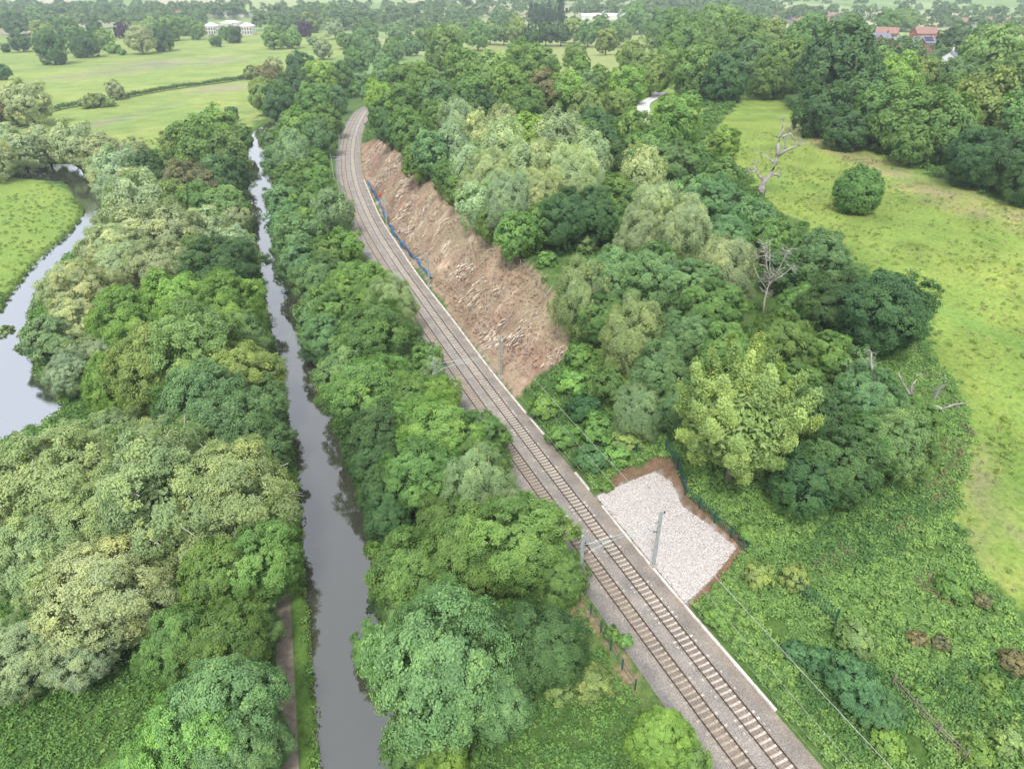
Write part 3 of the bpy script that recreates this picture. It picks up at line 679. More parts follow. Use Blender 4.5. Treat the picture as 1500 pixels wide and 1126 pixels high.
# cable trough: lidded concrete channel, a run of slabs
def trough(a0, a1, label):
    t = MB(); lid = MB(); a = a0; x0, y0 = at_arc(a0, 4.55)
    while a < a1:
        w = 4.55 + math.sin(a * .13) * .12 + math.sin(a * .031) * .15; x, y = at_arc(a, w); x2, y2 = at_arc(a + .5, w); rz = math.atan2(y2 - y, x2 - x)
        t.box((x - x0, y - y0, -.06), (1.0, .30, .26), rz); lid.box((x - x0, y - y0, .10), (.96, .27, .05), rz + random.uniform(-.03, .03)); a += 1.0
    o = t.build('cable_trough', 'trough'); o.location = (x0, y0, .02); tag(o, label, 'cable trough', 'runs of cable trough beside the railway')
    lid.build('lid', 'trough', o)
aY = arc_of_Y
trough(aY(38), aY(67), 'white concrete cable trough running beside the stone patch and bracken')
trough(aY(70.5), aY(74), 'short white length of cable trough showing among the green trackside bushes')
trough(aY(82), aY(232), 'long white concrete cable trough along the foot of the bare slope')
# blue barrier
def barrier():
    rows = []; a = aY(143); O = None; x0, y0 = at_arc(a, 6)
    ro = empty('barrier_fence', (x0, y0, 0)); tag(ro, 'blue plastic barrier fence sagging along the foot of the bare slope', 'barrier')
    mb = MB(); ps = MB(); prev = None; k = 0
    while a < aY(229):
        off = 5.7 + .35 * math.sin(a * .11) + .15 * math.sin(a * .7); x, y = at_arc(a, off); z = float(height(x, y)); zt = z + .75 + .22 * math.sin(a * .9) + .12 * math.sin(a * 2.3)
        x2, y2 = at_arc(a, off + .55 + .2 * math.sin(a * .5)); cur = [(x - x0, y - y0, z), (x - x0 + .05, y - y0, zt), (x2 - x0, y2 - y0, zt - .2), (x2 - x0, y2 - y0, float(height(x2, y2)) + .05)]
        if prev:
            for q in range(3): mb.poly([prev[q], cur[q], cur[q + 1], prev[q + 1]])
        prev = cur
        if k % 3 == 0:
            p = link_mesh('post', (PO := globals().get('PO_') or globals().setdefault('PO_', (lambda m: (m.box((0, 0, .55), (.08, .08, 1.1)), m.mesh('post'))[1])(MB()))), None, ro); p.location = (x - x0, y - y0, z)
        a += 1.0; k += 1
    PO_.materials.append(M['blue'])
    mb.build('netting', 'blue', ro)
barrier()

# masts with arms
def mast_col(h, ro):
    mb = MB(); mb.box((0, 0, h / 2), (.06, .26, h)); mb.box((-.13, 0, h / 2), (.05, .30, h)); mb.box((.13, 0, h / 2), (.05, .30, h))
    mb.build('column', 'galv', ro); b = MB(); b.box((0, 0, .1), (.8, .8, .5), 0, .85); b.build('footing', 'oldconcrete', ro)
def insul(mb, p, q):
    p, q = Vector(p), Vector(q)
    mb.tube([p, q], .035, 6)
    for k in range(4):
        c = p.lerp(q, (k + .5) / 4); d = (q - p).normalized() * .02; mb.tube([c - d, c + d], .09, 8)
def mast(px, py, label, h=8.2, side=1, twin=False, yaw=None, height_px=None):
    x, y, z, t = hit([px], [py]); x, y, z = float(x[0]), float(y[0]), float(z[0])
    s, idx = sdist(np.array([x]), np.array([y]), RAIL); i = int(min(idx[0], len(RAIL) - 2)); d = RAIL[i + 1] - RAIL[i]
    rz = math.atan2(d[1], d[0]) - math.pi / 2
    ro = empty('overhead_line_mast', (x, y, z - .1), rz); tag(ro, label, 'mast', 'overhead line masts beside the railway')
    mast_col(h, ro); L = -1 if side > 0 else 1      # arms point to the track
    S = abs(float(s[0]))
    m = MB(); I = MB()
    if twin:
        for tr in (1.62, -1.62):
            r = abs(S + (tr if side < 0 else -tr))
            zc = 5.9 if r < 5 else 6.1
            m.tube([(L * .2, 0, 7.4), (L * r, 0, zc + .9)], .027); m.tube([(L * .2, 0, zc), (L * r * .96, 0, zc + .85)], .024); m.tube([(L * (r - 1.2), 0, zc + .4), (L * (r + .3), 0, zc - .35)], .025)
            insul(I, (L * .2, 0, 7.4), (L * .8, 0, 7.2)); insul(I, (L * .2, 0, zc), (L * .8, 0, zc + .18))
    else:
        r = max(S - 1.62, 1.5)
        m.tube([(L * .2, 0, 7.2), (L * r, 0, 6.6)], .035); m.tube([(L * .2, 0, 5.6), (L * r * .95, 0, 6.5)], .03); m.tube([(L * r * .8, 0, 6.3), (L * (r + .2), 0, 5.3)], .02)
        insul(I, (L * .2, 0, 7.2), (L * .7, 0, 7.05)); insul(I, (L * .2, 0, 5.6), (L * .7, 0, 5.85))
    m.build('cantilever_arm', 'galv', ro); I.build('insulator', 'insul', ro)
    b = MB(); b.tube([(0, 0, h - .3), (-L * .5, 0, h - .2)], .03); b.box((-L * .5, 0, h - .3), (.12, .12, .3)); b.build('bracket', 'insul', ro)
    return Vector((x, y, z)), rz
MS = {}
MS['a'] = mast(957, 829, 'grey steel overhead line mast standing at the edge of the crushed-stone patch', 8.6)
MS['b'] = mast(733, 552, 'grey overhead line mast at the lower end of the bare slope', 8.0)
MS['c'] = mast(629, 418, 'slim overhead line mast on the bare slope just below the blue barrier', 7.6)
MS['d'] = mast(567, 331, 'overhead line mast by the orange netting behind the blue barrier', 8.2)
MS['e'] = mast(527, 228, 'overhead line mast beside the track where the bare slope ends', 8.2)
MS['l'] = mast(848, 868, 'overhead line mast with two long arms reaching over both tracks', 8.8, -1, True)
mast(640, 590, 'overhead line mast rising behind treetops opposite the bare slope', 8.4, -1, True)
mast(489, 262, 'overhead line mast on the canal side of the rail curve', 8.2, -1, True)
mast(497, 205, 'farther overhead line mast on the outside of the rail curve', 8.2, -1, True)
mast(532, 150, 'overhead line mast where the tracks vanish into trees', 8.2, -1)
def wire(pts, name, label, sag=.35, r=.02, group='overhead wires'):
    mb = MB(); P = []; base = Vector(pts[0])
    for a, b in zip(pts[:-1], pts[1:]):
        a, b = Vector(a) - base, Vector(b) - base
        for k in range(9):
            t = k / 8; p = a.lerp(b, t); p.z -= sag * 4 * t * (1 - t); P.append(p)
    mb.tube(P, r, 4); o = mb.build(name, 'wire'); o.location = base; tag(o, label, 'wire', group)
A = MS['a'][0]; B_ = MS['b'][0]; dirv = (A - B_).normalized()
side = Vector((dirv.y, -dirv.x, 0)) * -.5
def mt(v, h, q=0.5):
    return (v.x + side.x * -q, v.y + side.y * -q, v.z + h)
nxt = A + dirv * 46
wire([mt(MS['e'][0], 7.9), mt(MS['d'][0], 7.9), mt(MS['c'][0], 7.4), mt(B_, 7.7), mt(A, 8.3), (nxt.x + .6, nxt.y, A.z + 8.4)], 'return_wire', 'thin pale return wire strung mast to mast over the bank and bracken', .5, .026)
wire([(B_.x - .6, B_.y, B_.z + 6), (A.x - .9, A.y, A.z + 6.2), (nxt.x - .9, nxt.y, A.z + 6.2)], 'lower_wire', 'faint lower wire hanging below the pale return wire over the bracken', .5, .016)
for off, l2 in ((1.62, 'thin contact wire above the brighter track by the trough'), (-1.62, 'thin contact wire above the duller canal-side track')):
    mb = MB(); xs_, ys_ = [], []
    a = np.linspace(aY(25), aY(330), 60); x, y = at_arc(a, off); z = 5.15 + 0 * a
    mb.tube(list(zip(x, y, z)), .008, 4)
    mb.tube(list(zip(x, y, z + .8 + .35 * np.cos(a / 23 * math.pi) ** 2)), .008, 4)
    o = mb.build('contact_wire', 'wire'); tag(o, l2, 'wire', 'overhead wires')

# ------------------------------------------------------------------ stuff scattered on the ground
def pts_in(poly, n, rect, seed, extra=None):
    r = np.random.default_rng(seed); X = r.uniform(rect[0], rect[1], n * 6); Y = r.uniform(rect[2], rect[3], n * 6)
    Z_ = height(X, Y); px, py, dep = proj(X, Y, Z_); m = inpoly(px, py, poly)
    if extra is not None: m &= extra(X, Y)
    X, Y, Z_, dep = X[m][:n], Y[m][:n], Z_[m][:n], dep[m][:n]; return X, Y, Z_, dep
OCT = np.array([(1,0,0),(0,1,0),(-1,0,0),(0,-1,0),(0,0,1),(0,0,-1)], float)
OCF = np.array([(0,1,4),(1,2,4),(2,3,4),(3,0,4),(1,0,5),(2,1,5),(3,2,5),(0,3,5)])
def rocks(name, X, Y, Zg, size, mat, label, cat, seed, flat_=.6, lift=.15):
    r = np.random.default_rng(seed); n = len(X); sz = size * r.uniform(.5, 1.5, (n, 1, 1))
    V = OCT[None] * r.uniform(.6, 1.3, (n, 6, 1)) + r.normal(0, .15, (n, 6, 3)); V[..., 2] *= flat_
    a = r.uniform(0, 6.28, n); ca, sa = np.cos(a)[:, None], np.sin(a)[:, None]; x = V[..., 0] * ca * 1.3 - V[..., 1] * sa; y = V[..., 0] * sa * 1.3 + V[..., 1] * ca
    V = np.stack([x, y, V[..., 2]], -1) * sz * .5 + np.stack([X, Y, Zg + size * lift], -1)[:, None]
    Fc = (OCF[None] + (np.arange(n) * 6)[:, None, None]).reshape(-1, 3)
    o = link_mesh(name, np_mesh(name, V.reshape(-1, 3), Fc, 3), mat); tag(o, label, cat, kind='stuff'); return o
X, Y, Zg, _ = pts_in(P_PATCH, 26000, (8, 42, 48, 86), 3, lambda a, b: sdist(a, b, RAIL)[0] > 4.9)
rocks('crushed_stone', X, Y, Zg, .18, 'stone', 'pinkish white crushed stone covering the graded patch by the mast', 'crushed stone', 4)
X, Y, Zg, _ = pts_in(P_SCAR, 9000, (-80, 15, 80, 260), 5, lambda a, b: sdist(a, b, RAIL)[0] > 6.3)
rocks('soil_clods', X, Y, Zg, .34, 'earth', 'reddish brown clods and dug soil on the bare slope', 'soil', 6, .5)
sD, _ = sdist(X, Y, RAIL); m = (np.abs(sD - 11.5 + vnoise(X, Y, 9, 6) * 3) < 4) & (vnoise(X, Y, 5, 91) + vnoise(X, Y, 1.8, 92) * .7 > .38)
i_ = np.where(m)[0]; i_ = np.repeat(i_, 2); rg = np.random.default_rng(8); sA, iA = sdist(X[i_], Y[i_], RAIL); tA = np.gradient(RAIL, axis=0)[np.clip(iA.astype(int), 0, len(RAIL) - 1)]; tA /= np.hypot(*tA.T)[:, None]
def ledges():
    n = len(i_); sz = rg.uniform(.2, .8, (n, 1, 1)); V = OCT[None] * rg.uniform(.55, 1.3, (n, 6, 1)) + rg.normal(0, .18, (n, 6, 3))
    a = V[..., 0] * 1.9; b = V[..., 1] * .6; c = V[..., 2] * .55; nx = tA[:, 1][:, None]; ny = -tA[:, 0][:, None]
    wob = rg.normal(0, .35, (n, 1)); cx_ = nx * np.cos(wob) - ny * np.sin(wob); cy_ = nx * np.sin(wob) + ny * np.cos(wob)
    x = a * cx_ - b * cy_; y = a * cy_ + b * cx_; z = c + a * .55
    V = np.stack([x, y, z], -1) * sz * .5 + np.stack([X[i_] + rg.normal(0, .6, n), Y[i_] + rg.normal(0, .6, n), height(X[i_], Y[i_])], -1)[:, None]
    Fc = (OCF[None] + (np.arange(n) * 6)[:, None, None]).reshape(-1, 3)
    o = link_mesh('rock_outcrops', np_mesh('rock_outcrops', V.reshape(-1, 3), Fc, 3), 'cream'); tag(o, 'cream coloured rock ledges breaking through the bare slope', 'rock', kind='stuff')
ledges()
# brash: cut branches lying on the slope
def brash():
    X, Y, Zg, _ = pts_in(P_SCAR, 420, (-80, 15, 80, 260), 15, lambda a, b: sdist(a, b, RAIL)[0] > 7); r = random.Random(4); mb = MB()
    for x, y, z in zip(X, Y, Zg):
        a = r.uniform(0, 6.28); L = r.uniform(.7, 3.2); q = float(height(x + math.cos(a) * L, y + math.sin(a) * L))
        mb.tube([(x, y, z + .2), (x + math.cos(a) * L * .5, y + math.sin(a) * L * .5, (z + q) / 2 + .35), (x + math.cos(a) * L, y + math.sin(a) * L, q + .25)], [.06, .045, .02], 4)
    o = mb.build('brash', 'deadwood'); tag(o, 'cut grey branches and brash strewn over the bare slope', 'brash', kind='stuff')
brash()

def clump_leaves(X, Y, Zg, rad, nf, leaf, seed, hz=.7, up=.25):
    r = np.random.default_rng(seed); n = len(X); i = np.repeat(np.arange(n), nf)
    E = rdir(r, n * nf, -.1); P = np.stack([X, Y, Zg + rad * up + r.uniform(-.1, .25, n)], -1)[i] + E * (rad[i] * r.uniform(.5, 1.1, n * nf))[:, None] * [1, 1, hz]
    Nn = E + [0, 0, .5] + r.normal(0, .45, (n * nf, 3))
    V, Fc = leaves(P, Nn, leaf[i], 1.5, 0, seed)
    lv = np.clip(.5 + r.normal(0, .26, n)[i] + r.normal(0, .14, n * nf), 0, 1)
    return V, Fc, lv
def scatter(name, X, Y, Zg, rad, nf, leaf, col, label, cat, seed, hz=.7, up=.25):
    V, Fc, lv = clump_leaves(X, Y, Zg, rad, nf, leaf, seed, hz, up)
    o = link_mesh(name, np_mesh(name, V, Fc, 4, attr=lv), 'leaf'); o.color = (*col, 1); tag(o, label, cat, kind='stuff'); return o
def stuff_plants():
    r = np.random.default_rng(77)
    # bracken and bramble right of the line
    def ok(a, b): return sdist(a, b, RAIL)[0] > 5.4
    n = 10000; X = r.uniform(4, 78, n * 4); Y = r.uniform(27, 110, n * 4); Zg = height(X, Y); px, py, dep = proj(X, Y, Zg)
    s, _ = sdist(X, Y, RAIL); jx = px + r.normal(0, 8, len(px)); jy = py + r.normal(0, 5, len(px))
    m = (s > 5.6) & ~inpoly(px, py, P_EARTH) & ~inpoly(px, py, P_PATCH) & ~inpoly(jx, jy, P_FIELD) & ~inpoly(px, py, P_SCAR) & (py > 480) & (px < 1560) & (py < 1180)
    X, Y, Zg, s = X[m], Y[m], Zg[m], s[m]; den = vnoise(X, Y, 4, 5); k = den > -.8; X, Y, Zg, s = X[k], Y[k], Zg[k], s[k]
    rad = r.uniform(.35, .9, len(X)) * (1 + .4 * vnoise(X, Y, 6, 8))
    scatter('bracken', X, Y, Zg, rad * r.uniform(.6, 1.1, len(X)), 38, rad * .0 + .18, (.225, .36, .115), 'bright green bracken and bramble thicket below the hill pasture', 'bracken', 21)
    k = (r.random(len(X)) < .3) & (vnoise(X, Y, 8, 56) > .1); scatter('nettles', X[k], Y[k], Zg[k] + .25, rad[k] * 1.1, 36, rad[k] * 0 + .2, (.12, .235, .075), 'darker nettles and bramble mixed through the bracken', 'nettles', 22)
    k = (vnoise(X, Y, 5, 55) > .5) & (r.random(len(X)) < .25); scatter('dead_bracken', X[k], Y[k], Zg[k] + .3, rad[k] * .8, 20, rad[k] * 0 + .14, (.24, .21, .13), 'patches of dead brown bracken stems among the green', 'dead bracken', 23)
    # canal-side belt and river-side ground cover
    n = 42000; X = r.uniform(-130, 30, n); Y = 28 + 207 * r.random(n) ** 1.8; Zg = height(X, Y); px, py, dep = proj(X, Y, Zg)
    s, _ = sdist(X, Y, RAIL); c, _ = sdist(X, Y, CANAL)
    q = polydist(X, Y, RIV)
    m = (s < -6.6) & (np.abs(c) > 4.5) & ~((c < -4.8) & (c > -8.1)) & (q > .6) & ~inpoly(px, py, P_PARK) & ~inpoly(px, py, P_ISLE) & (px > -60) & (px < 1560) & (py < 1190) & (r.random(n) < np.interp(dep, [40, 120, 250], [1, .55, .4]))
    X, Y, Zg, dep = X[m], Y[m], Zg[m], dep[m]; rad = r.uniform(.3, .8, len(X)) * np.interp(dep, [50, 200], [1, 2])
    scatter('undergrowth', X, Y, Zg, rad, 26, np.interp(dep, [50, 200], [.16, .5]), (.155, .285, .08), 'low green undergrowth of nettle and ivy under the trees', 'undergrowth', 24, .6)
    # wood floor on the east
    n = 9000; X = r.uniform(-70, 110, n); Y = r.uniform(85, 330, n); Zg = height(X, Y); px, py, dep = proj(X, Y, Zg); s, _ = sdist(X, Y, RAIL)
    m = (s > 6) & ~inpoly(px, py, P_FIELD) & ~inpoly(px, py, P_SCAR) & ~inpoly(px, py, P_ROADG) & ~inpoly(px, py, P_HILL) & ~(inpoly(px,py,[(790,370),(920,330),(930,400),(800,420)]) & (r.random(n) < .6))
    X, Y, Zg, dep = X[m], Y[m], Zg[m], dep[m]; rad = r.uniform(.5, 1.2, len(X)) * np.interp(dep, [90, 300], [1, 2])
    scatter('scrub', X, Y, Zg, rad, 24, np.interp(dep, [90, 300], [.3, .7]), (.12, .22, .06), 'scrub and ivy covering the ground under the hillside wood', 'scrub', 25, .6)
    # rough fringe: both canal banks
    XX, YY, RR = [], [], []
    for off in (-4.5, 4.6):
        O = offset(smooth_line(CANAL, .5, 0), off); O = O[(O[:, 1] < 330) & (O[:, 1] > 30)]; XX.append(O[:, 0] + r.normal(0, .2, len(O))); YY.append(O[:, 1] + r.normal(0, .2, len(O)))
    X = np.concatenate(XX); Y = np.concatenate(YY); rad = r.uniform(.18, .45, len(X)); Zg = np.full(len(X), -4.2)
    scatter('bank_fringe', X, Y, Zg, rad, 18, rad * 0 + .14, (.16, .26, .07), 'ragged green fringe of sedge along both canal banks', 'sedge', 26, 1.0)
    # river bank grass
    P = RIV; XX, YY = [], []
    for i in range(len(P) - 1):
        L = np.hypot(*(P[i + 1] - P[i])); k = int(L / .45); t = r.random(k)[:, None]; q = P[i] + (P[i + 1] - P[i]) * t + r.normal(0, .5, (k, 2)); XX.append(q[:, 0]); YY.append(q[:, 1])
    X = np.concatenate(XX); Y = np.concatenate(YY); q = polydist(X, Y, P); k = (q > -.3) & (X > -150); X, Y = X[k], Y[k]; rad = r.uniform(.3, .8, len(X)); Zg = np.maximum(height(X, Y), -5.5)
    scatter('bank_grass', X, Y, Zg, rad, 18, rad * 0 + .25, (.16, .25, .06), 'long tufted grass hanging over the river edge', 'grass', 27, .9)
    # tussocks in the pasture
    n = 16000; X = r.uniform(20, 150, n); Y = r.uniform(45, 230, n); Zg = height(X, Y); px, py, dep = proj(X, Y, Zg)
    m = inpoly(px, py, P_FIELD) & (vnoise(X, Y, 12, 66) + r.normal(0, .4, n) > -.1) & ~((np.abs((py - 440) - (px - 1340) * .40) < 12) & (px > 1340))
    X, Y, Zg, dep = X[m], Y[m], Zg[m], dep[m]; rad = r.uniform(.12, .38, len(X))
    k = r.random(len(X)) < .5
    scatter('tussocks', X[k], Y[k], Zg[k], rad[k], 9, rad[k] * .6, (.31, .29, .17), 'dry brownish tussocks dotted over the pasture', 'tussocks', 28, .6)
    k = ~k
    scatter('pasture_grass', X[k], Y[k], Zg[k], rad[k] * 1.3, 9, rad[k] * .8, (.19, .26, .05), 'tufts of greener grass standing up in the pasture', 'grass', 29, .6)
    # isle meadow and park meadow tufts
    n = 5000; X = r.uniform(-170, -50, n); Y = r.uniform(90, 330, n); Zg = height(X, Y); px, py, dep = proj(X, Y, Zg)
    m = inpoly(px, py, P_ISLE) | inpoly(px, py, P_PARK); X, Y, Zg = X[m], Y[m], Zg[m]; rad = r.uniform(.2, .6, len(X))
    scatter('meadow_grass', X, Y, Zg, rad, 8, rad * .8, (.21, .28, .075), 'rough meadow grass tufts beside the river', 'grass', 30, .4)
    # meadow hedge line is its own thing
stuff_plants()
def hedge(pxs, name, label, rr_, col, seed, leaf=.6):
    x, y, z, t = hit([p[0] for p in pxs], [p[1] for p in pxs]); L = smooth_line(np.stack([x, y], -1), .8)
    r = np.random.default_rng(seed); X = L[:, 0] + r.normal(0, .5, len(L)); Y = L[:, 1] + r.normal(0, .5, len(L)); rad = r.uniform(.7, 1.3, len(L)) * rr_
    ro = None
    V, Fc, lv = clump_leaves(X, Y, height(X, Y), rad, 40, rad * 0 + leaf, seed, .9, .6)
    o = link_mesh(name, np_mesh(name, V, Fc, 4, attr=lv), 'leaf'); o.color = (*col, 1); tag(o, label, 'hedge', 'field hedges')
hedge([(72,165),(100,158),(140,152),(190,143),(240,133),(300,125),(350,118),(372,112)], 'hedge', 'long green hedge crossing the meadow toward the grey willow', 1.7, (.10, .17, .05), 1)
hedge([(0,181),(30,172),(72,165)], 'hedge', 'hedge end in front of the grey willow at the meadow corner', 1.4, (.12, .17, .07), 2)

TX, TY, TR = place_trees()

# ------------------------------------------------------------------ bare and dead trees
def branch_tree(name, mat, segs, r0, label, px, py, hpx, yaw_plane=0.0, seed=1, twigs=60, parts=('trunk', 'branch')):
    """segs: limbs as photo outlines (x, y px) from the base; built in a plane facing the camera, then given real depth"""
    x, y, z, t = hit([px], [py]); x, y, z, t = float(x[0]), float(y[0]), float(z[0]), float(t[0])
    ro = empty(name, (x, y, z - .1)); tag(ro, label, 'tree', 'dead and bare trees'); r = random.Random(seed); tr = MB(); bm_ = MB(); tw = bm_; ends = []
    k = t / F * 1.12
    for j, sg in enumerate(segs):
        dp = r.uniform(-.9, .9) if j else 0; pts = []; 
        for q, (a, b) in enumerate(sg):
            f = q / max(1, len(sg) - 1)
            u_, fy_, fz_ = ray(a, b); tt = y / float(fy_); pts.append(Vector((float(u_) * tt - x, dp * f * len(sg) * k * 5 * (1 if j else 0), CH + float(fz_) * tt - z)))
        w0 = r0 * (1 if j == 0 else .5 - .03 * min(j, 8)); rads = [w0 * (1 - .8 * q / (len(pts) - 1)) for q in range(len(pts))]
        (tr if j == 0 else bm_).tube(pts, rads, 6); ends += [(pts[q].lerp(pts[q + 1], r.random()), rads[q]) for q in range(1 if j == 0 else 0, len(pts) - 1) for _ in range(3)] + [(pts[-1], rads[-1])] * 2
    for _ in range(twigs):
        p, w = r.choice(ends); d = Vector((r.gauss(0, 1), r.gauss(0, 1), r.gauss(.35, .7))).normalized() * r.uniform(.4, 1.2) * (hpx * k / 12)
        m = p + d * .5 + Vector((r.gauss(0, .08), r.gauss(0, .08), r.gauss(0, .1))); e2 = p + d
        tw.tube([p, m, e2], [min(w, .06) * .7, .03, .012], 4)
        for _ in range(3):
            d2 = d * .5 + Vector((r.gauss(0, .3), r.gauss(0, .3), r.gauss(.1, .3))); tw.tube([m, m + d2 * .7, m + d2], [.02, .015, .008], 3)
    tr.build('trunk', mat, ro, True)
    if bm_.v: bm_.build('branches', mat, ro, True)
    return ro
branch_tree('dead_oak', 'deadwood', [[(1114,287),(1117,272),(1121,262),(1129,255),(1136,240),(1139,228)],[(1139,228),(1141,212),(1146,200),(1152,190),(1154,178)],[(1139,228),(1150,218),(1162,211),(1172,206)],
  [(1120,264),(1113,258),(1109,248),(1115,240)],[(1146,200),(1158,195),(1163,205)],[(1129,255),(1138,256),(1146,262)],[(1109,250),(1100,252),(1092,255)],[(1136,240),(1128,232),(1118,228)],[(1150,218),(1152,206),(1162,192)]],
  1.0, 'gnarled dead oak with bleached bare limbs standing in the green pasture', 1114, 287, 105, 0, 3, 170)
branch_tree('bare_birch', 'palebark', [[(1117,468),(1120,440),(1124,424),(1128,410)],[(1128,410),(1137,395),(1145,372),(1148,358)],[(1128,410),(1122,390),(1117,365),(1112,350)],[(1128,412),(1140,402),(1156,385)],[(1124,424),(1112,405),(1104,380)],[(1128,410),(1130,385),(1132,355)]],
  .22, 'bare birch with pale trunk and leafless branches among dark foliage', 1117, 470, 110, 0, 5, 130)
branch_tree('stripped_conifer', 'deadwood', [[(403,182),(403,170),(402,158),(403,140)],[(403,170),(395,172)],[(403,170),(412,172)],[(402,160),(393,158)],[(402,160),(412,155)],[(402,150),(397,145)],[(402,150),(409,146)]],
  .3, 'stripped grey conifer standing at the top end of the canal', 403, 186, 50, 0, 7, 70)
branch_tree('fallen_dead_tree', 'deadwood', [[(1345,600),(1362,592),(1380,598),(1392,600)],[(1362,592),(1375,580),(1392,560)],[(1345,600),(1335,580),(1322,560),(1316,545)],[(1335,580),(1338,565),(1352,552)],[(1362,592),(1372,570),(1378,560)],[(1335,580),(1322,575),(1308,570)],[(1380,598),(1400,592),(1420,590)]],
  .55, 'fallen dead tree with white forked limbs at the pasture edge', 1345, 603, 60, 0, 9, 70)
branch_tree('leaning_dead_tree', 'deadwood', [[(1285,590),(1284,570),(1280,550),(1276,530),(1277,515)],[(1284,570),(1292,550),(1295,540)],[(1284,572),(1272,562),(1262,560)]],
  .32, 'thin dead tree beside the fallen white-limbed one', 1285, 600, 80, 0, 10, 60)
branch_tree('brushwood', 'deadwood', [[(1240,630),(1228,612),(1210,606),(1200,602)],[(1228,612),(1215,622),(1205,624)],[(1240,630),(1250,612),(1262,604)],[(1240,632),(1225,640),(1212,650)],[(1240,630),(1262,622),(1284,616)]],
  .26, 'tangled grey leafless branches over the dark thicket below the pasture', 1240, 634, 60, 0, 12, 90)

# ------------------------------------------------------------------ fences
def fence(pxs, label, h, step, mat, rails=2, pale=False, name='fence', group='fences'):
    x, y, z, t = hit([p[0] for p in pxs], [p[1] for p in pxs]); L = np.stack([x, y], -1); d = np.r_[0, np.cumsum(np.hypot(*np.diff(L, axis=0).T))]
    n = max(2, int(d[-1] / step) + 1); n = min(n, 95); a = np.linspace(0, d[-1], n); X = np.interp(a, d, L[:, 0]); Y = np.interp(a, d, L[:, 1]); Zz = height(X, Y)
    b = (X[0], Y[0], Zz[0]); ro = empty(name, b); tag(ro, label, 'fence', group)
    pm = MB(); pm.box((0, 0, h / 2), (.12, .12, h + .3)); pme = pm.mesh('post'); pme.materials.append(M[mat])
    for i in range(n):
        p = link_mesh('post', pme, None, ro); p.location = (X[i] - b[0], Y[i] - b[1], Zz[i] - b[2])
    rl = MB(); pl = MB()
    for i in range(n - 1):
        p = Vector((X[i] - b[0], Y[i] - b[1], Zz[i] - b[2])); q = Vector((X[i + 1] - b[0], Y[i + 1] - b[1], Zz[i + 1] - b[2]))
        for k in range(rails): zz = h * (.35 + .5 * k / max(1, rails - 1)); rl.tube([p + Vector((0, 0, zz)), q + Vector((0, 0, zz))], .03, 4)
        if pale:
            m = int((q - p).length / .28)
            for k in range(m):
                c = p.lerp(q, (k + .5) / m); pl.box((c.x + .04, c.y + .04, c.z + h / 2), (.06, .03, h), .5)
    rl.build('rails', mat, ro)
    if pale: pl.build('palings', mat, ro)
    return ro
fence([(1165,868),(1190,885),(1222,916)], 'green steel palisade fence standing in the bracken', 2.3, 2.7, 'greenfence', 2, True)
fence([(1003,725),(1045,765),(1078,795),(1092,812)], 'dark green palisade behind the crushed-stone patch', 1.7, 2.7, 'greenfence', 2, True)
fence([(975,660),(992,690),(1003,722)], 'green palisade beside the brown earth under the feathery conifer', 2.2, 2.7, 'greenfence', 2, True)
fence([(1305,1005),(1335,1040),(1372,1078),(1410,1115)], 'overgrown grey fence running down through the bracken', 1.6, 2.0, 'woodfence', 3, True)
fence([(905,640),(918,655),(932,668)], 'short dark palisade showing under the trackside trees', 2.2, 2.7, 'greenfence', 2, True)
fence([(757,384),(780,410),(800,432),(812,445)], 'grey post fence along the crest of the bare slope', 1.3, 2.0, 'woodfence', 2)
fence([(845,878),(870,905),(890,945),(912,982),(930,1010)], 'green post and rail fence between the ballast and the near trees', 1.5, 2.2, 'greenfence', 2, False)
# orange netting
x, y, z, t = hit([556, 562], [287, 293]); mb = MB()
for k in range(14):
    a = k / 14 * 2.4; mb.box((math.cos(a * 2.1) * 1.2 + k * .12, math.sin(a * 3) * .8, .35 + .2 * math.sin(k * 2.2)), (1.0, .06, .8), a * 1.7)
o = mb.build('safety_netting', 'orange'); o.location = (float(x[0]), float(y[0]), float(z[0])); tag(o, 'crumpled orange safety netting heaped on the bare slope', 'netting')

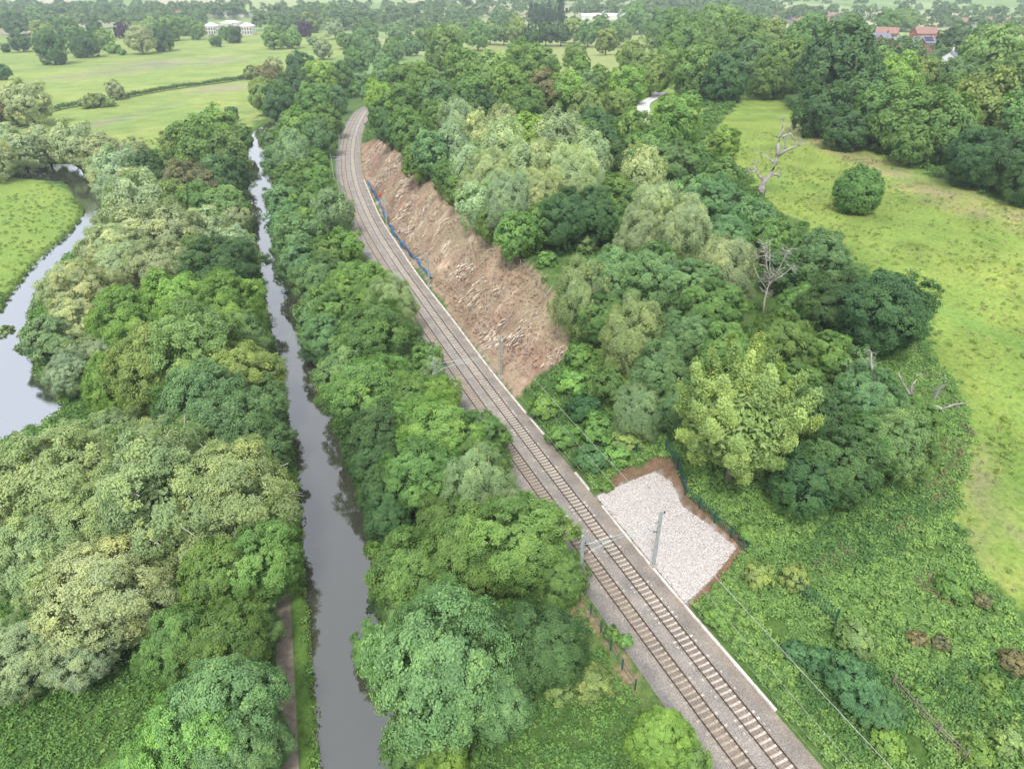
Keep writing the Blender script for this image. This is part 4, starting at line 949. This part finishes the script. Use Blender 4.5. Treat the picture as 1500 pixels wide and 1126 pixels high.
# ------------------------------------------------------------------ buildings
def gable_house(name, loc, rz, w, d, h, rh, wall, roof, label, cat='house', group=None, windows=True, chimney=True, solar=False, gablet=False):
    ro = empty(name, loc, rz); tag(ro, label, cat, group)
    m = MB(); m.box((0, 0, h / 2), (w, d, h))
    m.poly([(-w/2, -d/2, h), (-w/2, d/2, h), (-w/2, 0, h + rh)][::-1]); m.poly([(w/2, -d/2, h), (w/2, d/2, h), (w/2, 0, h + rh)])
    if gablet:
        m.box((-w*.22, -d/2 - .5, h/2), (w*.36, 1.0, h)); m.poly([(-w*.4, -d/2 - 1.0, h), (-w*.04, -d/2 - 1.0, h), (-w*.22, -d/2 - 1.0, h + rh*.75)])
    m.build('wall', wall, ro)
    r_ = MB(); o_ = .4; T_ = .18
    for sg in (-1, 1):
        p = [(-w/2 - o_, sg*(d/2 + o_), h - .25), (w/2 + o_, sg*(d/2 + o_), h - .25), (w/2 + o_, 0, h + rh), (-w/2 - o_, 0, h + rh)]
        q = [(a, b, c + T_) for a, b, c in p]; r_.poly(p); r_.poly(q[::-1])
        for i in range(4): r_.poly([p[i], p[(i+1) % 4], q[(i+1) % 4], q[i]])
    if gablet:
        for sg in (-1, 1):
            p = [(-w*.22 + sg*w*.21, -d/2 - 1.4, h - .2), (-w*.22, -d/2 - 1.4, h + rh*.78), (-w*.22, -d*.08, h + rh*.78), (-w*.22 + sg*w*.21, -d*.42, h + .0)]
            r_.poly(p); r_.poly([(a, b, c + T_) for a, b, c in p][::-1])
    rf = r_.build('roof', roof, ro)
    if chimney:
        c = MB(); c.box((w*.42, 0, h + rh + .5), (.8, .8, 2.2)); c.build('chimney', wall, rf)
    if solar:
        s = MB(); n = 4
        for i in range(n):
            for j in range(2):
                x0 = w*.05 + i * w*.10; y0 = -d/2*(.85 - .38*j); y1 = y0 + d/2*.34
                zf = lambda yy: h + rh + yy / (d/2 + o_) * (rh + .25) + .26
                s.poly([(x0, y0, zf(y0)), (x0 + w*.092, y0, zf(y0)), (x0 + w*.092, y1, zf(y1)), (x0, y1, zf(y1))])
        s.build('solar_panels', 'solar', rf)
    if windows:
        k = max(2, int(w / 2.6))
        for fl in range(max(1, int(h / 2.6))):
            for i in range(k):
                xx = -w/2 + (i + .5) * w / k
                if gablet and -w*.42 < xx < -w*.02: yy = -d/2 - 1.0
                else: yy = -d/2
                f = MB(); f.box((xx, yy - .03, 1.5 + fl*2.7), (1.25, .12, 1.35)); fo = f.build('window', 'whitepaint', ro)
                g = MB(); g.box((xx, yy - .1, 1.5 + fl*2.7), (1.0, .03, 1.1)); g.build('pane', 'glass', fo)
    return ro
def put(px, py):
    x, y, z, t = hit([px], [py]); return (float(x[0]), float(y[0]), float(z[0])), float(t[0])
l, t = put(1285, 69); gable_house('brick_house', l, .12, 13, 9, 5.6, 3.2, 'brick', 'slate', 'red brick house with slate roof and gabled bay behind the pasture wood', group='brick houses', gablet=True)
l, t = put(1296, 60); gable_house('brick_house', l, -.5, 17, 10, 6, 4, 'brick', 'tile', 'red tiled house behind the slate-roofed gabled one', group='brick houses')
l, t = put(1318, 73); gable_house('brick_house', l, .05, 13, 8, 4.5, 3, 'brick', 'slate', 'low brick house with plain slate roof and a chimney stack', group='brick houses')
l, t = put(1345, 76); gable_house('brick_house', l, .1, 15, 9, 5.6, 3.4, 'brick', 'slate', 'brick house with dark solar panels on its slate roof', group='brick houses', gablet=True, solar=True)
l, t = put(1350, 62); gable_house('brick_house', l, .15, 18, 10, 6.4, 4, 'brick', 'tile', 'broad red tiled house behind the one with solar panels', group='brick houses')
l, t = put(1388, 97); gable_house('white_house', l, .9, 8, 6, 5, 2.2, 'whitepaint', 'slate', 'small white house showing in a gap between trees', group=None)
far_h = [(1130,33),(1150,34),(1170,36),(1192,35),(1212,37),(1398,36),(1412,38),(1428,40),(1440,36),(1455,41),(1468,38),(1482,42),(1495,40),(1380,34),(1220,30),(1248,33),(1500,52),(1415,50)]
for i, (a, b) in enumerate(far_h):
    l, t = put(a, b); gable_house('distant_house', l, random.uniform(-.4, .4), random.uniform(14, 22), 10, 5, 4, ('brick', 'whitewall', 'brick')[i % 3], ('tile', 'slate', 'tile', 'slate')[i % 4],
        ('brick-walled' if i % 3 != 1 else 'pale-walled') + (' red-roofed' if i % 2 == 0 else ' slate-roofed') + ' house far beyond the pasture wood', group='town houses beyond the wood, ' + ('brick' if i % 3 != 1 else 'pale') + (' red-roofed' if i % 2 == 0 else ' slate-roofed'), windows=False, chimney=i % 2 == 0)
l, t = put(284, 16); gable_house('long_brick_building', l, .02, 95, 14, 8, 3, 'brick', 'tile', 'long red brick building on the rise beyond the mansion', 'building', None, False)
l, t = put(20 + 320, 26); gable_house('barn', l, .02, 60, 14, 5, 3, 'whitewall', 'slate', 'long pale barn among woods beyond the mansion', 'barn', None, False, False)
l, t = put(885, 29); gable_house('warehouse', l, .0, 70, 30, 6, 2, 'whitewall', 'whitepaint', 'wide white warehouse roof beyond the hilltop trees', 'warehouse', None, False, False)
# the mansion
def mansion():
    l, t = put(336, 51); k = t / F      # metres per photo pixel there
    ro = empty('mansion', l, 0); tag(ro, 'white classical mansion with domed side pavilions at the far edge of the park', 'mansion')
    W = MB(); Rf = MB(); Co = MB()
    def block(x, w, d, h, cols):
        W.box((x, d / 2 - 8, h / 2), (w, d, h)); W.box((x, d / 2 - 8, h + .3), (w + 1, d + 1, .6))
        return h
    cx = 4 * k
    block(cx, 24 * k, 20, 17 * k * .9, 6); H0 = 17 * k * .9
    Rf.box((cx, 2, H0 + 1.2), (20 * k, 16, 2.4), 0, .5)
    W.poly([(cx - 7 * k, -11, H0), (cx + 7 * k, -11, H0), (cx, -11, H0 + 3)]); W.box((cx, -9.6, H0 - .5), (14 * k, 2.9, 1.2))
    for i in range(8):
        Co.tube([(cx - 6.4 * k + i * 12.8 * k / 7, -10.4, 0), (cx - 6.4 * k + i * 12.8 * k / 7, -10.4, H0 - 1.0)], [.8, .6], 8)
    for x, w in ((-24 * k, 17 * k), (28 * k, 18 * k)):
        h = 11 * k; W.box((x, 0, h / 2), (w, 17, h)); W.box((x, 0, h + .25), (w + 1, 18, .5))
        Rf.box((x, 0, h + 2.2), (w, 17, 3.6), 0, .12)
        for i in range(4): Co.tube([(x - w * .35 + i * w * .233, -9.3, 0), (x - w * .35 + i * w * .233, -9.3, h - .3)], [.65, .5], 8)
    W.box((-9.5 * k, 0, 4 * k), (12 * k, 10, 8 * k)); W.box((17.5 * k, 0, 4 * k), (6 * k, 10, 8 * k)); W.box((-35 * k, 2, 4 * k), (8 * k, 9, 8 * k))
    W.build('wall', 'whitewall', ro); Rf.build('roof', 'whitepaint', ro); Co.build('columns', 'whitewall', ro)
    def win(x, y, z, w, h):
        f = MB(); f.box((x, y, z), (w, .12, h)); f.build('window', 'glass', ro)
    for x, w, h, y in ((cx, 24 * k, H0, -8.05), (-24 * k, 17 * k, 11 * k, -8.55), (28 * k, 18 * k, 11 * k, -8.55)):
        n = 8 if w > 20 * k else 5
        for i in range(n):
            xx = x - w * .43 + i * w * .86 / (n - 1)
            for zf in ((.28, .7) if h > 12 * k else (.3, .72)): win(xx, y, h * zf, 1.3, 2.6)
mansion()

# ------------------------------------------------------------------ far woods: too many to count
def far_woods():
    r = np.random.default_rng(99); XX, YY, RR = [], [], []
    def seg(p0, p1, n, jx, jy, rad):
        t = r.random(n); px = p0[0] + (p1[0] - p0[0]) * t + r.normal(0, jx, n); py = p0[1] + (p1[1] - p0[1]) * t + r.normal(0, jy, n)
        x, y, z, q = hit(px, py); XX.append(x); YY.append(y); RR.append(r.uniform(.7, 1.35, n) * rad)
    # wooded blocks as photo areas: (x0, y0, x1, y1, count, crown radius)
    for (x0, y0, x1, y1, n, rad) in ((-60,28,130,54,90,8),(120,30,300,46,90,8),(370,26,520,46,110,8),(0,14,230,30,70,9),(200,18,420,30,80,9),(430,14,700,40,170,8),(700,18,960,30,90,8),
                                     (520,40,700,62,60,7),(640,6,1000,16,70,9),(960,8,1120,26,60,9),(1120,24,1250,36,40,8),(1250,22,1500,34,40,8),(1100,5,1500,22,30,9),(930,14,1100,22,60,9),
                                     (1400,42,1560,62,34,7),(1180,38,1400,46,34,7),(960,30,1130,50,50,8),(1540,60,1700,200,60,6),(-250,40,-20,60,60,8),(-420,190,-60,240,60,6),(1380,72,1500,100,26,5),(1260,80,1380,110,20,5)):
        px = r.uniform(x0, x1, n); py = r.uniform(y0, y1, n); x, y, z, q = hit(px, py); XX.append(x); YY.append(y); RR.append(r.uniform(.7, 1.3, n) * rad)
    # hedgerows and copses over the far fields
    for _ in range(60):
        x0 = r.uniform(-1600, 1900); y0 = r.uniform(900, 5200); a = r.choice([0.05, 1.5, .3, -.25]) + r.normal(0, .15); L = r.uniform(120, 520); n = int(L / 13)
        t = np.linspace(0, L, n); XX.append(x0 * (1 + y0 / 2500) + t * math.cos(a)); YY.append(y0 + t * math.sin(a)); RR.append(r.uniform(3.5, 7.5, n))
    for _ in range(26):
        x0 = r.uniform(-2500, 2600); y0 = r.uniform(1500, 5600); n = 22; XX.append(x0 + r.normal(0, 90, n)); YY.append(y0 + r.normal(0, 35, n)); RR.append(r.uniform(7, 13, n))
    X = np.concatenate(XX); Y = np.concatenate(YY); Rr = np.concatenate(RR)
    ok = (Y > 330) | (np.abs(X) > 200); X, Y, Rr = X[ok], Y[ok], Rr[ok]; Zg = height(X, Y); px, py, dep = proj(X, Y, Zg)
    ok = ~(inpoly(px, py, [(-100,60),(300,49),(470,50),(540,60),(380,120),(-100,200)])) & ~((np.abs(px - 336) < 42) & (py > 40) & (py < 62)); X, Y, Rr, Zg = X[ok], Y[ok], Rr[ok], Zg[ok]
    # lobed crowns of leaf sprays
    nl, nf = 14, 13; n = len(X); D = rdir(r, n * nl, -.35); i = np.repeat(np.arange(n), nl)
    S = np.stack([X, Y, Zg + Rr * 1.05], -1)[i] + D * (Rr[i] * r.uniform(.5, .8, n * nl))[:, None] * [1, 1, .95]
    j = np.repeat(np.arange(n * nl), nf); E = rdir(r, len(j), -.2); E += D[j] * .5; E /= np.linalg.norm(E, axis=1)[:, None]; rj = Rr[i][j]
    P = S[j] + E * (rj * r.uniform(.2, .38, len(j)))[:, None]; Nn = E + D[j] * .5 + [0, 0, .3] + r.normal(0, .3, (len(j), 3))
    V, Fc = leaves(P, Nn, rj * .27, 1.4, 0, 5)
    tv = np.clip(r.normal(.42, .2, n), 0, 1); lv = np.clip(tv[i][j] + r.normal(0, .12, n * nl)[j] + r.normal(0, .1, len(j)), 0, 1)
    o = link_mesh('far_off_woods', np_mesh('far_off_woods', V, Fc, 4, attr=lv), 'leaf'); o.color = (.14, .22, .08, 1)
    tag(o, 'far-off woods, copses and hedgerow trees fading into the haze', 'woods', kind='stuff')
far_woods()

# ------------------------------------------------------------------ air, light, camera
hm = bpy.data.materials.new('haze'); hm.use_nodes = True; nt = hm.node_tree; nt.nodes.clear()
out = nt.nodes.new('ShaderNodeOutputMaterial'); pv = nt.nodes.new('ShaderNodeVolumePrincipled'); pv.inputs['Color'].default_value = (.82, .91, 1, 1)
pv.inputs['Density'].default_value = 00.0002; pv.inputs['Anisotropy'].default_value = .2; nt.links.new(pv.outputs[0], out.inputs['Volume'])
M['haze'] = hm
mb = MB(); mb.box((0, 3300, 61), (11000, 6900, 142)); o = mb.build('haze', 'haze'); tag(o, 'thin bluish air over the whole valley', 'haze', kind='stuff')

w = bpy.data.worlds.new('World'); bpy.context.scene.world = w; w.use_nodes = True; nt = w.node_tree; nt.nodes.clear()
wo = nt.nodes.new('ShaderNodeOutputWorld'); bg = nt.nodes.new('ShaderNodeBackground'); bg.inputs['Strength'].default_value = .13
SUN_EL, SUN_AZ = 55.0, 190.0     # azimuth clockwise from +Y
sky = nt.nodes.new('ShaderNodeTexSky'); sky.sky_type = 'NISHITA'; sky.sun_disc = False; sky.sun_elevation = R(SUN_EL); sky.sun_rotation = R(SUN_AZ); sky.altitude = 100; sky.dust_density = 2.5
co = coords(nt, 'Generated'); nz = noise(nt, co, 2.2, 6, .6)
cl_ = ramp(nt, nz, [(.22, (0.35, 0.35, 0.35)), (.5, (.95, .95, .95))])
mx = mixc(nt, cl_, sky.outputs[0], (6.6, 6.8, 7.2))
nt.links.new(mx, bg.inputs[0]); nt.links.new(bg.outputs[0], wo.inputs[0])
sd = bpy.data.lights.new('sun', 'SUN'); sd.energy = 2.1; sd.angle = R(12); sd.color = (1, .98, .95); so = bpy.data.objects.new('sun', sd); C.objects.link(so)
az, el = R(SUN_AZ), R(SUN_EL); dv = Vector((math.sin(az) * math.cos(el), math.cos(az) * math.cos(el), math.sin(el)))
so.rotation_euler = dv.to_track_quat('Z', 'Y').to_euler(); so.location = (0, 0, 200)

cam = bpy.data.cameras.new('camera'); cam.sensor_width = 36; cam.lens = 24; cam.clip_start = .5; cam.clip_end = 12000
cao = bpy.data.objects.new('camera', cam); C.objects.link(cao); cao.location = (0, 0, CH); cao.rotation_euler = (math.pi / 2 - TH, 0, 0)
sc_ = bpy.context.scene; sc_.camera = cao
sc_.view_settings.view_transform = 'Standard'; sc_.view_settings.look = 'None'; sc_.view_settings.exposure = 0.84; sc_.view_settings.gamma = 1
cy = sc_.cycles; cy.max_bounces = 5; cy.diffuse_bounces = 3; cy.glossy_bounces = 2; cy.transmission_bounces = 3; cy.volume_bounces = 0; cy.transparent_max_bounces = 4
cy.caustics_reflective = False; cy.caustics_refractive = False; cy.use_denoising = True
print('trees', len(TX), 'faces', sum(len(m.polygons) for m in bpy.data.meshes))
